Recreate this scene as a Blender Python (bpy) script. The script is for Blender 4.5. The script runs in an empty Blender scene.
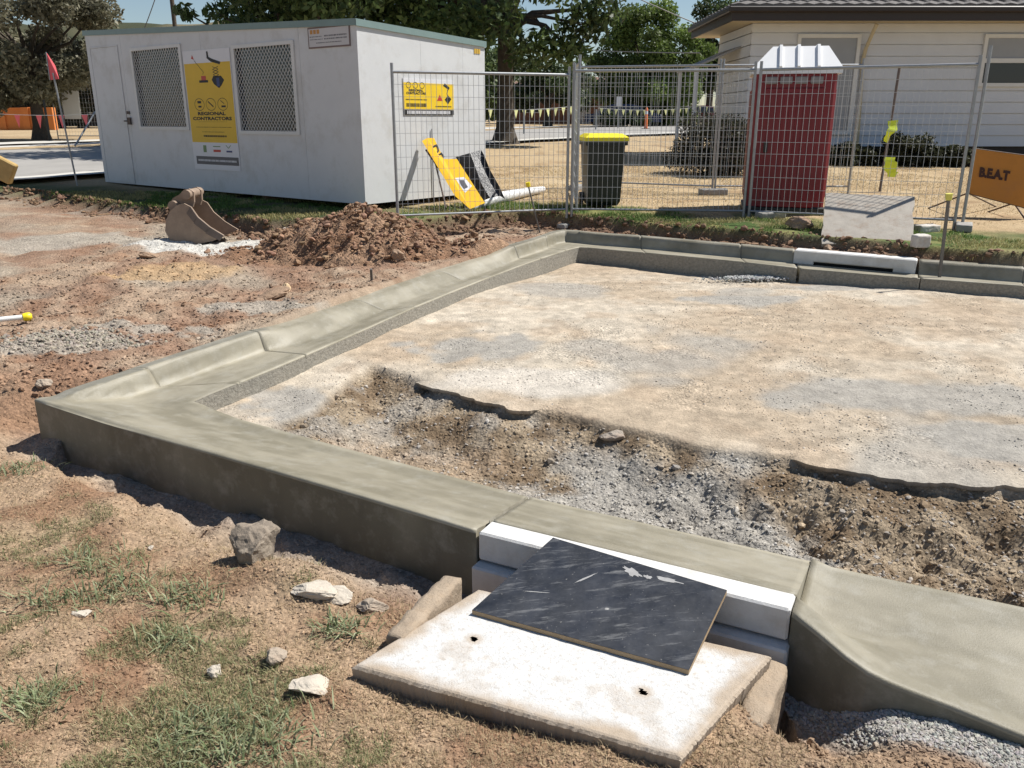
import bpy, math, random
import numpy as np
from mathutils import Vector, Matrix
random.seed(7); RNG = np.random.default_rng(11)
S = bpy.context.scene
COL = S.collection
PI = math.pi
# ------------------------------------------------------------------ camera maths (used to survey points off the photo)
F = 835.0; PITCH = math.atan((384-119)/F); H = 1.6
cP, sP = math.cos(PITCH), math.sin(PITCH)
def ray(px, py):
    v = (384-py)/F
    return Vector(((px-512)/F, cP+v*sP, -sP+v*cP))
def G(px, py, z=0.0):
    d = ray(px, py); t = (z-H)/d.z
    return Vector((d.x*t, d.y*t, z))
def D(px, py, Y):
    d = ray(px, py); t = Y/d.y
    return Vector((d.x*t, Y, H+d.z*t))
SL = 0.03
def plane(y): return SL*(y-3.5)
def GP(px, py, off=0.0):
    z = 0.0
    for _ in range(30):
        g = G(px, py, z); z = plane(g.y)+off
    g.z = z
    return g
# ------------------------------------------------------------------ numpy noise
def _h(ix, iy, seed):
    n = (ix.astype(np.int64)*374761393 + iy.astype(np.int64)*668265263 + seed*974634777) & 0xffffffff
    n = ((n ^ (n >> 13))*1274126177) & 0xffffffff
    n = (n ^ (n >> 16)) & 0xffffffff
    n = (n*2246822519) & 0xffffffff
    n = n ^ (n >> 15)
    return (n & 0xffffff)/float(0xffffff)
def vnoise(x, y, s, seed=0):
    x = np.asarray(x, float)/s; y = np.asarray(y, float)/s
    c, k = math.cos(.5+seed), math.sin(.5+seed)
    x, y = x*c-y*k, x*k+y*c
    ix, iy = np.floor(x), np.floor(y); fx, fy = x-ix, y-iy
    fx = fx*fx*(3-2*fx); fy = fy*fy*(3-2*fy)
    a = _h(ix, iy, seed); b = _h(ix+1, iy, seed); c2 = _h(ix, iy+1, seed); d = _h(ix+1, iy+1, seed)
    return (a*(1-fx)+b*fx)*(1-fy)+(c2*(1-fx)+d*fx)*fy
def fbm(x, y, s, seed=0, o=4):
    t = 0; a = 1; n = 0
    for i in range(o):
        t = t+a*vnoise(x, y, s/2**i, seed+i*7); n += a; a *= .5
    return t/n
def sst(a, b, x):
    t = np.clip((x-a)/(b-a), 0, 1); return t*t*(3-2*t)
def lerp(a, b, t): return a+(b-a)*t
# ------------------------------------------------------------------ mesh helpers
MATS = {}
def link(o, parent=None):
    COL.objects.link(o)
    if parent is not None: o.parent = parent
    return o
def tag(o, label=None, cat=None, group=None, kind=None):
    if label: o['label'] = label
    if cat: o['category'] = cat
    if group: o['group'] = group
    if kind: o['kind'] = kind
    return o
def thing(name, label, cat, loc=(0,0,0), rz=0.0, group=None):
    o = bpy.data.objects.new(name, None); o.empty_display_size = .2
    o.location = loc; o.rotation_euler = (0,0,rz)
    return tag(link(o), label, cat, group)
def copy_tree(o, parent=None):
    c = o.copy(); COL.objects.link(c); c.parent = parent
    for ch in [k for k in list(bpy.data.objects) if k.parent == o]: copy_tree(ch, c)
    return c
class MB:
    def __init__(s): s.v = []; s.f = []; s.sm = []
    def add(s, vs, fs, smooth=False):
        b = len(s.v); s.v += [tuple(v) for v in vs]
        s.f += [tuple(i+b for i in f) for f in fs]; s.sm += [smooth]*len(fs)
        return s
    def box(s, c, d, M=None, bev=0.0):
        x, y, z = d[0]/2, d[1]/2, d[2]/2; c = Vector(c)
        if bev > 0:
            b = min(bev, x*.9, y*.9, z*.9); P = []; idx = {}
            for sx in (-1,1):
                for sy in (-1,1):
                    for sz in (-1,1):
                        for ax in range(3):
                            p = [sx*(x-b), sy*(y-b), sz*(z-b)]
                            p[ax] = (sx*x, sy*y, sz*z)[ax]
                            idx[(sx,sy,sz,ax)] = len(P); P.append(Vector(p))
            fs = []
            for ax in range(3):
                o1, o2 = [(1,2),(2,0),(0,1)][ax]
                for sg in (-1,1):
                    q = []
                    for a, b2 in ((-1,-1),(1,-1),(1,1),(-1,1)):
                        k = [0,0,0]; k[ax] = sg; k[o1] = a; k[o2] = b2
                        q.append(idx[(k[0],k[1],k[2],ax)])
                    fs.append(q if sg > 0 else q[::-1])
            for ax in range(3):
                o1, o2 = [(1,2),(2,0),(0,1)][ax]
                for a in (-1,1):
                    for b2 in (-1,1):
                        q = []
                        for e in (-1,1):
                            k = [0,0,0]; k[ax] = e; k[o1] = a; k[o2] = b2
                            q.append((idx[(*k,o1)], idx[(*k,o2)]))
                        f = [q[0][0], q[0][1], q[1][1], q[1][0]]
                        fs.append(f if a*b2 < 0 else f[::-1])
            for sx in (-1,1):
                for sy in (-1,1):
                    for sz in (-1,1):
                        f = [idx[(sx,sy,sz,i)] for i in range(3)]
                        fs.append(f if sx*sy*sz > 0 else f[::-1])
            vs = P
        else:
            vs = [Vector((a*x, b*y, e*z)) for a in (-1,1) for b in (-1,1) for e in (-1,1)]
            fs = [(0,1,3,2),(4,6,7,5),(0,4,5,1),(2,3,7,6),(0,2,6,4),(1,5,7,3)]
        if M is not None: vs = [M @ v for v in vs]
        return s.add([v+c for v in vs], fs)
    def tube(s, p0, p1, r0, r1=None, n=8, caps=True):
        p0, p1 = Vector(p0), Vector(p1); r1 = r0 if r1 is None else r1
        d = (p1-p0)
        if d.length < 1e-7: return s
        d.normalize(); u = d.orthogonal().normalized(); w = d.cross(u)
        vs = []
        for p, r in ((p0,r0),(p1,r1)):
            for i in range(n):
                a = 2*PI*i/n; vs.append(p+(u*math.cos(a)+w*math.sin(a))*r)
        fs = [(i,(i+1)%n,n+(i+1)%n,n+i) for i in range(n)]
        s.add(vs, fs, n > 4)
        if caps: s.add(vs, [tuple(range(n))[::-1], tuple(range(n,2*n))])
        return s
    def path(s, pts, rs, n=8):
        pts = [Vector(p) for p in pts]; m = len(pts)
        if not hasattr(rs, '__len__'): rs = [rs]*m
        vs = []; u = None
        for i in range(m):
            d = (pts[min(i+1,m-1)]-pts[max(i-1,0)]).normalized()
            u = d.orthogonal().normalized() if u is None else (u-d*u.dot(d)).normalized()
            w = d.cross(u)
            for k in range(n):
                a = 2*PI*k/n; vs.append(pts[i]+(u*math.cos(a)+w*math.sin(a))*rs[i])
        fs = [(i*n+k, i*n+(k+1)%n, (i+1)*n+(k+1)%n, (i+1)*n+k) for i in range(m-1) for k in range(n)]
        s.add(vs, fs, True); s.add(vs, [tuple(range(n))[::-1], tuple(range((m-1)*n, m*n))])
        return s
    def prism(s, poly, fn, t0, t1, smooth=False):
        """poly: list of (a,b); fn(a,b,t)->Vector; extruded from t0 to t1"""
        n = len(poly)
        vs = [fn(a,b,t0) for a,b in poly]+[fn(a,b,t1) for a,b in poly]
        s.add(vs, [(i,(i+1)%n,n+(i+1)%n,n+i) for i in range(n)], smooth)
        return s.add(vs, [tuple(range(n))[::-1], tuple(range(n,2*n))])
    def build(s, name, mat, parent=None, loc=None):
        me = bpy.data.meshes.new(name); me.from_pydata(s.v, [], s.f)
        me.polygons.foreach_set('use_smooth', s.sm)
        me.materials.append(mat); me.update()
        o = bpy.data.objects.new(name, me); link(o, parent)
        if loc is not None: o.location = loc
        return o
def np_mesh(name, V, Fc, mat, cols=None, smooth=False, parent=None):
    V = np.asarray(V, np.float32); Fc = np.asarray(Fc, np.int32); k = Fc.shape[1]; n = len(Fc)
    me = bpy.data.meshes.new(name)
    me.vertices.add(len(V)); me.vertices.foreach_set('co', V.ravel())
    me.loops.add(n*k); me.loops.foreach_set('vertex_index', Fc.ravel())
    me.polygons.add(n); me.polygons.foreach_set('loop_start', np.arange(0, n*k, k, dtype=np.int32))
    me.polygons.foreach_set('loop_total', np.full(n, k, np.int32))
    me.polygons.foreach_set('use_smooth', np.full(n, smooth, bool))
    me.update(calc_edges=True)
    if cols is not None:
        at = me.color_attributes.new('tone', 'FLOAT_COLOR', 'POINT')
        c4 = np.ones((len(V),4), np.float32); c4[:,:cols.shape[1]] = cols
        at.data.foreach_set('color', c4.ravel())
    me.materials.append(mat)
    o = bpy.data.objects.new(name, me); return link(o, parent)
# ------------------------------------------------------------------ materials
def mat(name, col, rough=.8, var=.15, scale=6, bump=0.0, bscale=60, metal=0.0, attr=False, dirt=None, dirt_amt=.0, dscale=3, spec=.5, trans=0.0):
    if name in MATS: return MATS[name]
    m = bpy.data.materials.new(name); m.use_nodes = True; nt = m.node_tree; N = nt.nodes; L = nt.links
    b = N['Principled BSDF']; b.inputs['Roughness'].default_value = rough; b.inputs['Metallic'].default_value = metal
    b.inputs['Specular IOR Level'].default_value = spec
    tc = N.new('ShaderNodeTexCoord')
    if attr:
        at = N.new('ShaderNodeAttribute'); at.attribute_name = 'tone'; src = at.outputs['Color']
    else:
        rgb = N.new('ShaderNodeRGB'); rgb.outputs[0].default_value = (*col,1); src = rgb.outputs[0]
    if var > 0:
        nz = N.new('ShaderNodeTexNoise'); nz.inputs['Scale'].default_value = scale; nz.inputs['Detail'].default_value = 6; nz.inputs['Roughness'].default_value = .65
        L.new(tc.outputs['Object'], nz.inputs['Vector'])
        mr = N.new('ShaderNodeMapRange'); mr.inputs['From Min'].default_value = .25; mr.inputs['From Max'].default_value = .75
        mr.inputs['To Min'].default_value = 1-var; mr.inputs['To Max'].default_value = 1+var
        L.new(nz.outputs['Fac'], mr.inputs['Value'])
        mx = N.new('ShaderNodeVectorMath'); mx.operation = 'SCALE'
        L.new(src, mx.inputs[0]); L.new(mr.outputs[0], mx.inputs['Scale']); src = mx.outputs[0]
    if dirt is not None:
        n2 = N.new('ShaderNodeTexNoise'); n2.inputs['Scale'].default_value = dscale; n2.inputs['Detail'].default_value = 8; n2.inputs['Roughness'].default_value = .7
        L.new(tc.outputs['Object'], n2.inputs['Vector'])
        r2 = N.new('ShaderNodeMapRange'); r2.inputs['From Min'].default_value = .5; r2.inputs['From Max'].default_value = .68; r2.inputs['To Max'].default_value = dirt_amt
        L.new(n2.outputs['Fac'], r2.inputs['Value'])
        mm = N.new('ShaderNodeMix'); mm.data_type = 'RGBA'; L.new(r2.outputs[0], mm.inputs[0]); L.new(src, mm.inputs[6]); mm.inputs[7].default_value = (*dirt,1)
        src = mm.outputs[2]
    L.new(src, b.inputs['Base Color'])
    if bump > 0:
        n3 = N.new('ShaderNodeTexNoise'); n3.inputs['Scale'].default_value = bscale; n3.inputs['Detail'].default_value = 8; n3.inputs['Roughness'].default_value = .7
        L.new(tc.outputs['Object'], n3.inputs['Vector'])
        bp = N.new('ShaderNodeBump'); bp.inputs['Strength'].default_value = 1; bp.inputs['Distance'].default_value = bump
        L.new(n3.outputs['Fac'], bp.inputs['Height']); L.new(bp.outputs[0], b.inputs['Normal'])
    MATS[name] = m
    return m
M_ground = mat('soil_ground', (0,0,0), .95, .22, 9, .012, 45, attr=True, spec=.2)
def grain(m, scales, amt, bumpd):
    N = m.node_tree.nodes; L = m.node_tree.links; b = N['Principled BSDF']; tc = [n for n in N if n.type == 'TEX_COORD'][0]
    src = b.inputs['Base Color'].links[0].from_socket; h = None
    for sc, am in zip(scales, amt):
        v = N.new('ShaderNodeTexVoronoi'); v.inputs['Scale'].default_value = sc; v.inputs['Randomness'].default_value = 1
        nz = N.new('ShaderNodeTexNoise'); nz.inputs['Scale'].default_value = sc*.7; nz.inputs['Detail'].default_value = 3; mm = N.new('ShaderNodeMix'); mm.data_type = 'VECTOR'; mm.inputs[0].default_value = .02
        L.new(tc.outputs['Object'], nz.inputs['Vector']); L.new(tc.outputs['Object'], mm.inputs[4]); L.new(nz.outputs['Color'], mm.inputs[5]); L.new(mm.outputs[1], v.inputs['Vector'])
        sep = N.new('ShaderNodeSeparateColor'); L.new(v.outputs['Color'], sep.inputs[0])
        r = N.new('ShaderNodeMapRange'); r.inputs['To Min'].default_value = 1-am; r.inputs['To Max'].default_value = 1+am; L.new(sep.outputs[0], r.inputs[0])
        at = [n for n in N if n.type == 'ATTRIBUTE'][0]; lm = N.new('ShaderNodeMix'); lm.data_type = 'FLOAT'; L.new(at.outputs['Alpha'], lm.inputs[0]); lm.inputs[2].default_value = 1.0; L.new(r.outputs[0], lm.inputs[3])
        x = N.new('ShaderNodeVectorMath'); x.operation = 'SCALE'; L.new(src, x.inputs[0]); L.new(lm.outputs[0], x.inputs['Scale']); src = x.outputs[0]
        if h is None: h = v.outputs['Distance']
    L.new(src, b.inputs['Base Color']); old = b.inputs['Normal'].links[0].from_node; bp = N.new('ShaderNodeBump'); bp.invert = True; bp.inputs['Distance'].default_value = bumpd; bp.inputs['Strength'].default_value = .8
    L.new(at.outputs['Alpha'], bp.inputs['Strength']); L.new(h, bp.inputs['Height']); L.new(old.outputs[0], bp.inputs['Normal']); L.new(bp.outputs[0], b.inputs['Normal'])
grain(M_ground, (42, 120), (.17, .27), .009)
M_pebble = mat('pebble_stone', (0,0,0), .9, .12, 40, .003, 120, attr=True, spec=.25)
M_blade = mat('grass_blade', (0,0,0), .7, .1, 3, attr=True, spec=.3)
M_leaf = mat('leaf', (0,0,0), .55, .15, 2, attr=True, spec=.4)
def translucent(m, f):
    N = m.node_tree.nodes; L = m.node_tree.links; b = N['Principled BSDF']; o = [n for n in N if n.type == 'OUTPUT_MATERIAL'][0]
    t = N.new('ShaderNodeBsdfTranslucent'); x = N.new('ShaderNodeMixShader'); x.inputs[0].default_value = f
    L.new(b.inputs['Base Color'].links[0].from_socket, t.inputs[0]); L.new(b.outputs[0], x.inputs[1]); L.new(t.outputs[0], x.inputs[2]); L.new(x.outputs[0], o.inputs[0])
translucent(M_leaf, .35); translucent(M_blade, .25)
M_galv = mat('galvanised_steel', (.33,.34,.35), .45, .15, 20, metal=.6)
M_wire = mat('fence_wire', (.55,.56,.57), .5, .1, 20, metal=.3)
M_white = mat('white_paint', (.72,.72,.70), .5, .05, 4)
M_black = mat('black_plastic', (.02,.021,.02), .5, .2, 6)
M_dark = mat('dark_void', (.012,.012,.013), .9, 0)
M_bark = mat('bark', (.075,.06,.045), .95, .35, 8, .03, 14)
def conc(name, col, **k):
    a = dict(rough=.85, var=.16, scale=5, bump=.0025, bscale=90); a.update(k); return mat(name, col, **a)
M_lint = conc('precast_concrete', (.62,.61,.59), dirt=(.42,.36,.29), dirt_amt=.4, dscale=6)
M_oldc = conc('old_concrete', (.58,.54,.49), bump=.006, dirt=(.36,.27,.19), dirt_amt=.6, dscale=7)
# ------------------------------------------------------------------ kerb survey (outer and inner edge lines, from the photo)
def xy(v): return (v.x, v.y)
front_out = [xy(GP(*p)) for p in [(34,399),(102.6,421),(300,478),(380,501),(440,519),(476,530)]]
lint_b = [xy(GP(491,520)), xy(GP(797,595.5))]
lint_f = [xy(GP(478,531)), xy(GP(790,613))]
drop_px = [((792,613),-.005),((818,632),-.012),((845,655),-.035),((868,671),-.06),((890,682),-.08),((920,694),-.1),((950,705),-.11),((1024,735),-.115)]
drop_out = [xy(GP(*p, z)) for p, z in drop_px]
d0 = Vector(drop_out[-1])-Vector(drop_out[-2]); d0.normalize()
drop_out += [(drop_out[-1][0]+d0.x*k, drop_out[-1][1]+d0.y*k) for k in (1.0, 4.0)]
front_in_px = [(190,403),(300,434),(400,460.6),(530,495),(640,521.5),(720,540.5),(811,559.5),(900,578.5),(1024,604.5)]
front_in = [xy(GP(*p, -.11)) for p in front_in_px]
left_out = [xy(GP(*p)) for p in [(34,399),(90,378.5),(125,369),(247,330),(347,295.5),(431,267.5),(509,244.5),(542,233)]]
back_out = [xy(GP(*p)) for p in [(560,229.5),(591,231.5),(640,235),(700,240),(797,248.5),(918,258.5),(1024,266)]]
left_in = [xy(GP(*p, -.13)) for p in [(194,403),(250,379.5),(306,356),(378,324.5),(415,308),(489.5,278),(540,259.5),(565,251)]]
back_in = [xy(GP(*p, -.13)) for p in [(579,247.5),(610,250),(640,253),(700,258.5),(795,268.7),(917,279),(1024,286.5)]]
for L_ in (back_out, back_in):
    d = Vector(L_[-1])-Vector(L_[-3]); d.normalize(); L_.append((L_[-1][0]+d.x*5, L_[-1][1]+d.y*5))
CORNER = front_out[0]
OUT = np.array(list(reversed(front_out+lint_f[:0]+drop_out))[:-1]+left_out+back_out)     # right-front -> corner -> back -> right-back
FRONT_O = np.array(front_out+drop_out)
# interior excavation edge
EDGE = np.array([xy(GP(*p, -.22)) for p in [(215,445),(262,425),(318,402),(340,382),(352,372),(372,364),(405,372),(440,384),(480,396),(512,406),(560,408),(640,426),(700,440),(785,452),(860,468),(940,478),(1024,483),(1400,520)]])
EDGEP = np.vstack([EDGE, [(12,EDGE[-1][1]),(12,-6),(-8,-6),(-8,3.0)]])
VERGE = np.array([(-40,9.0)]+[xy(G(*p, .3)) for p in [(-160,196),(0,196),(40,199),(100,207),(150,212),(215,219),(270,224),(330,222),(400,226),(470,219),(520,215),(560,218),(640,225),(700,229),(740,231.5),(820,237),(930,246),(1024,252)]]+[(12,7.6),(40,3)])
def seg_d(x, y, P):
    best = np.full(x.shape, 1e9); side = np.zeros(x.shape)
    for (ax, ay), (bx, by) in zip(P[:-1], P[1:]):
        dx, dy = bx-ax, by-ay; L2 = dx*dx+dy*dy
        t = np.clip(((x-ax)*dx+(y-ay)*dy)/L2, 0, 1)
        ex, ey = x-(ax+t*dx), y-(ay+t*dy); d = ex*ex+ey*ey
        cr = dx*(y-ay)-dy*(x-ax)
        m = d < best-1e-12
        best = np.where(m, d, best); side = np.where(m, np.sign(cr), side)
    return np.sqrt(best), side
def in_poly(x, y, P):
    r = np.zeros(x.shape, bool); n = len(P)
    for i in range(n):
        ax, ay = P[i]; bx, by = P[(i+1)%n]
        if ay == by: continue
        c = ((ay > y) != (by > y)) & (x < (bx-ax)*(y-ay)/(by-ay)+ax)
        r ^= c
    return r
SITE = np.vstack([OUT, [(40,5),(40,-8)]])
ZG_Y = [-5,9,11,12,16,20,28,34,45,60,100,400]; ZG_Z = [.2,.28,.34,.37,.45,.6,.84,.95,1.08,1.2,1.35,1.5]
PIT = np.array([(-.14,2.80),(-.12,3.1),(.95,2.5),(.93,2.1)])
cx0, cy0 = CORNER
def fields(x, y):
    """all region weights of the ground at x, y"""
    x = np.asarray(x, float); y = np.asarray(y, float)
    f = {}
    f['in'] = in_poly(x, y, SITE)
    dO, _ = seg_d(x, y, OUT); f['dO'] = dO
    w = (fbm(x, y, .35, 3, 3)-.5)*.22
    dE, sE = seg_d(x, y, EDGE); f['ex'] = sst(-.012, .012, -dE*sE+w*.32) # 1 = dug side (nearer camera)
    sg_ = np.where(in_poly(x, y, EDGEP), 1.0, -1.0); dE2 = dE*sg_; f['ex'] = sst(-.03, .03, dE2+(fbm(x, y, .3, 3, 3)-.5)*.07)*1.0; f['dE'] = dE2
    dV, sV = seg_d(x, y, VERGE); f['vg'] = sst(-.05, .05, dV*sV+w*.7); f['dV'] = dV*sV
    # foreground yard: in front of a line from the kerb corner towards lower left
    q = (x-cx0)*(-.35)+(y-cy0)*(-1.0)
    f['fg'] = np.where(x < cx0+.2, sst(-.35, .35, q+(fbm(x,y,.7,5,3)-.5)*.5), 1.0)*(y < 6)
    f['fg'] = np.where((x > cx0+.2) & (y > 5.2), 0, f['fg'])
    dF, _ = seg_d(x, y, FRONT_O); f['dF'] = dF
    return f
def zt(x, y, f=None, detail=True):
    x = np.asarray(x, float); y = np.asarray(y, float)
    if f is None: f = fields(x, y)
    pl = SL*(y-3.5)
    n1 = fbm(x, y, .9, 1, 3)-.5; n2 = fbm(x, y, .22, 2, 4)-.5; n3 = fbm(x, y, .06, 9, 3)-.5
    # inside: compacted bed and dug strip
    bed = pl-.245+n1*.05+n2*.014-.07*sst(8.2, 9.6, y)
    rough = fbm(x, y, .45, 21, 4)-.5
    slope = sst(0, .55, f['dE'])
    dug = pl-.31-.155*slope+rough*.12*sst(0,.15,f['dE'])+n2*.05
    rise = sst(.75, 0.0, f['dO']-.55)                       # comes back up to the gutter edge
    dug = dug+.14*rise*sst(.0,.5,f['dE'])+(np.abs(fbm(x,y,.28,22,4)-.5)*-.42+.05)*sst(.1,.35,f['dE'])*sst(.5,1.0,x)*sst(.55,.9,f['dO'])
    zi = lerp(bed, dug, f['ex'])
    # outside
    lump = np.abs(fbm(x,y,.3,24,4)-.5)
    site = pl-.02+n1*.14+(n2*.085-lump*.14)*np.where(y > 5, 1, .7)*sst(.0,.25,f['dO'])
    site = site-.05*sst(.0,.25,f['dO']*0)  # level with the kerb back
    hole = np.exp(-(((x-cx0-.02)/.24)**2+((y-cy0-.22)/.16)**2)); site = site-.28*hole
    fg = -.175+n1*.07+n2*.055+(fbm(x,y,.11,23,3)-.5)*.02
    tr = sst(.34, .1, f['dF']+n2*.35)*(y < 5.0)*sst(1.15,.85,x)
    wide = np.exp(-(((x+.95)/.75)**2+((y-3.28-(x+.95)*-.5)/.16)**2))
    fg = fg-.13*tr-.09*wide
    # right hand side below the dropped kerb
    rt = sst(.75, 1.15, x)*sst(3.0, 2.4, y)
    fg = fg-.03*rt*sst(.42, .05, f['dF']+n2*.2)+.06*rt*sst(.25,.6,f['dF'])-.14*rt*sst(1.25,.95,x)*sst(.35,.1,f['dF'])
    mg = G(292,578,-.17); fg = fg+.085*np.exp(-(((x-mg.x)/.24)**2+((y-mg.y)/.13)**2))
    zo = lerp(site, fg, f['fg'])
    zv = np.interp(y, ZG_Y, ZG_Z)+n1*.03
    cut = np.minimum(site, zv-.10)
    near_v = sst(1.2, .1, -f['dV'])
    zo = np.where(y > 6, lerp(lerp(site, cut-.03*near_v, near_v), zv, f['vg']), zo)
    pit = in_poly(x, y, PIT); zo = np.where(pit, -.75, zo)
    t = np.where(f['in'], sst(.0, .12, f['dO']), 0)
    z = lerp(zo, zi, t)
    if detail:
        amp = np.where(f['in'], .010+.022*f['ex'], .016)*np.where(f['vg']*(y > 6) > .5, .5, 1)
        z = z+n3*amp*np.clip(1.6-y/14, .0, 1)
    return z
def gz(x, y): return float(zt(np.array([x]), np.array([y]))[0])
def GT(px, py):
    """point of the ground under a pixel of the photo"""
    z = 0.0
    for _ in range(25):
        g = G(px, py, z); z = .5*z+.5*float(zt(np.array([g.x]), np.array([g.y]), detail=False)[0])
    return Vector((g.x, g.y, gz(g.x, g.y)))
def blob(x, y, c, rx, ry, wob=.5, seed=31, ang=0.0):
    c_, s_ = math.cos(ang), math.sin(ang); u = (x-c[0])*c_+(y-c[1])*s_; v = -(x-c[0])*s_+(y-c[1])*c_
    r = np.sqrt((u/rx)**2+(v/ry)**2)+(fbm(x, y, max(rx,ry)*.5, seed, 4)-.5)*wob*2
    return sst(1.15, .75, r)
C = lambda *a: np.array(a)
def ground_colour(x, y, f):
    n = lambda s, k, o=4: fbm(x, y, s, k, o)
    m3 = lambda a, b, t: a+(b-a)*np.asarray(t)[..., None]
    one = np.ones(x.shape+(3,))
    red = m3(one*C(.32,.205,.14), one*C(.42,.31,.22), sst(.4,.62,n(.5,41)))
    red = m3(red, one*C(.27,.15,.09), sst(.55,.7,n(.25,40))*.6)
    red = m3(red, one*C(.40,.345,.27), sst(.45,.65,n(1.3,42))*.75)
    gcol = m3(one*C(.34,.32,.29), one*C(.46,.43,.38), n(.08,43,2))
    pale = m3(one*C(.50,.405,.30), one*C(.585,.51,.41), sst(.35,.65,n(.9,44)))
    pale = m3(pale, one*C(.455,.35,.25), sst(.5,.7,n(.3,45))*.5); pale = pale*(1+(n(.07,37,3)-.5)*.5)[..., None]*(1+(fbm(x*.25, y, .12, 38, 3)-.5)*.35)[..., None]
    pale = m3(pale, gcol, sst(.52,.66,n(1.1,46))*.7)
    darks = m3(one*C(.21,.15,.095), one*C(.38,.30,.21), sst(.35,.65,n(.18,47)))
    darks = m3(darks, gcol, sst(.45,.62,n(.33,39))*.6*sst(1.1,.3,x))
    fgc = m3(one*C(.32,.195,.12), one*C(.45,.32,.21), sst(.35,.65,n(.28,48)))
    fgc = m3(fgc, one*C(.24,.21,.11), sst(.55,.68,n(.45,49))*.3)
    lawn = m3(one*C(.46,.33,.19), one*C(.55,.43,.27), n(.8,50))
    lawn = m3(lawn, one*C(.30,.19,.10), sst(.56,.72,n(.5,51))*.6)
    green = m3(one*C(.08,.13,.035), one*C(.22,.22,.08), sst(.4,.65,n(.3,52)))
    # inside
    cp = lambda px, py: xy(GP(px, py, -.24))
    ins = pale
    for (px, py, rx, ry) in [(640,470,.55,.33),(900,395,1.0,.42),(600,250,.8,.3),(840,285,.7,.25),(740,300,.6,.2),(470,345,.5,.35),(300,400,.35,.3),(1000,440,.5,.3)]:
        ins = m3(ins, gcol, blob(x, y, cp(px,py), rx, ry, .8, 60+int(px)%9)*.9)
    ins = m3(ins, one*C(.66,.60,.52), blob(x, y, cp(535,380), .62, .3, .35, 71, -.2)*.9)
    dugc = m3(darks, one*C(.40,.32,.23), sst(.45,.0,f['dE']-.55)*0+sst(.55,1.0,f['dE'])*.7)
    gleft = blob(x, y, cp(640,480), .7, .55, .7, 81)
    dugc = m3(dugc, gcol, np.maximum(gleft, blob(x, y, cp(720,520), .5, .35, .7, 82))*.95)
    dugc = m3(dugc, one*C(.43,.32,.22), blob(x, y, cp(400,430), .6, .3, .8, 83)*.6)
    ins = m3(ins, dugc, f['ex'])
    # outside
    site = red
    gp = lambda px, py: xy(G(px, py, .05))
    for (px, py, rx, ry) in [(60,250,1.6,.6),(70,345,.45,.22),(150,225,1.4,.5),(150,330,.4,.2),(250,310,.5,.25)]:
        site = m3(site, m3(gcol, one*C(.42,.36,.28), .5*np.ones(x.shape)), blob(x, y, gp(px,py), rx, ry, .9, 90+px%7)*.85)
    site = m3(site, one*C(.62,.60,.55), blob(x, y, gp(222,256), 1.0, .55, .5, 97)*.95)
    site = m3(site, one*C(.50,.34,.19), blob(x, y, gp(170,280), .6, .42, .5, 98)*.8)
    site = m3(site, one*C(.34,.20,.125), blob(x, y, gp(15,385), .6, .5, .4, 99)*.8)
    fgr = m3(fgc, gcol, sst(.3,.05,f['dF'])*.6)
    fgr = m3(fgr, gcol, np.exp(-(((x+.8)/.6)**2+((y-3.2+(x+.8)*.5)/.2)**2))*.5)
    fgr = m3(fgr, gcol, sst(.9,1.2,x)*sst(.2,.1,f['dF']))
    fgr = m3(fgr, one*C(.38,.27,.18), sst(.65,.8,x)*sst(.15,.25,f['dF'])*.8)
    out = m3(site, fgr, f['fg'])
    vcol = m3(m3(green, one*C(.24,.21,.10), sst(.4,.6,n(.6,53))*.6), lawn, sst(.75,1.35,f['dV']+(n(.6,54)-.5)*.9-.5*(x > 3)))
    vcol = m3(vcol, one*C(.045,.055,.025), sst(-1,-2.5,x)*sst(17,13,y)*.85)  # grass around the shed darkened: the shed's shade painted into the ground colour
    vcol = m3(vcol, one*C(.10,.07,.05), sst(.12,.0,np.abs(f['dV']))*.5*sst(-9,-6,x))
    out = m3(out, vcol, f['vg']*(y > 6))
    cutc = one*C(.17,.095,.06)
    out = m3(out, cutc, sst(.5,.05,-f['dV'])*(y > 6)*(1-f['vg'])*.8)
    t = np.where(f['in'], sst(0,.1,f['dO']), 0)
    return m3(out, ins, t)
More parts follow.
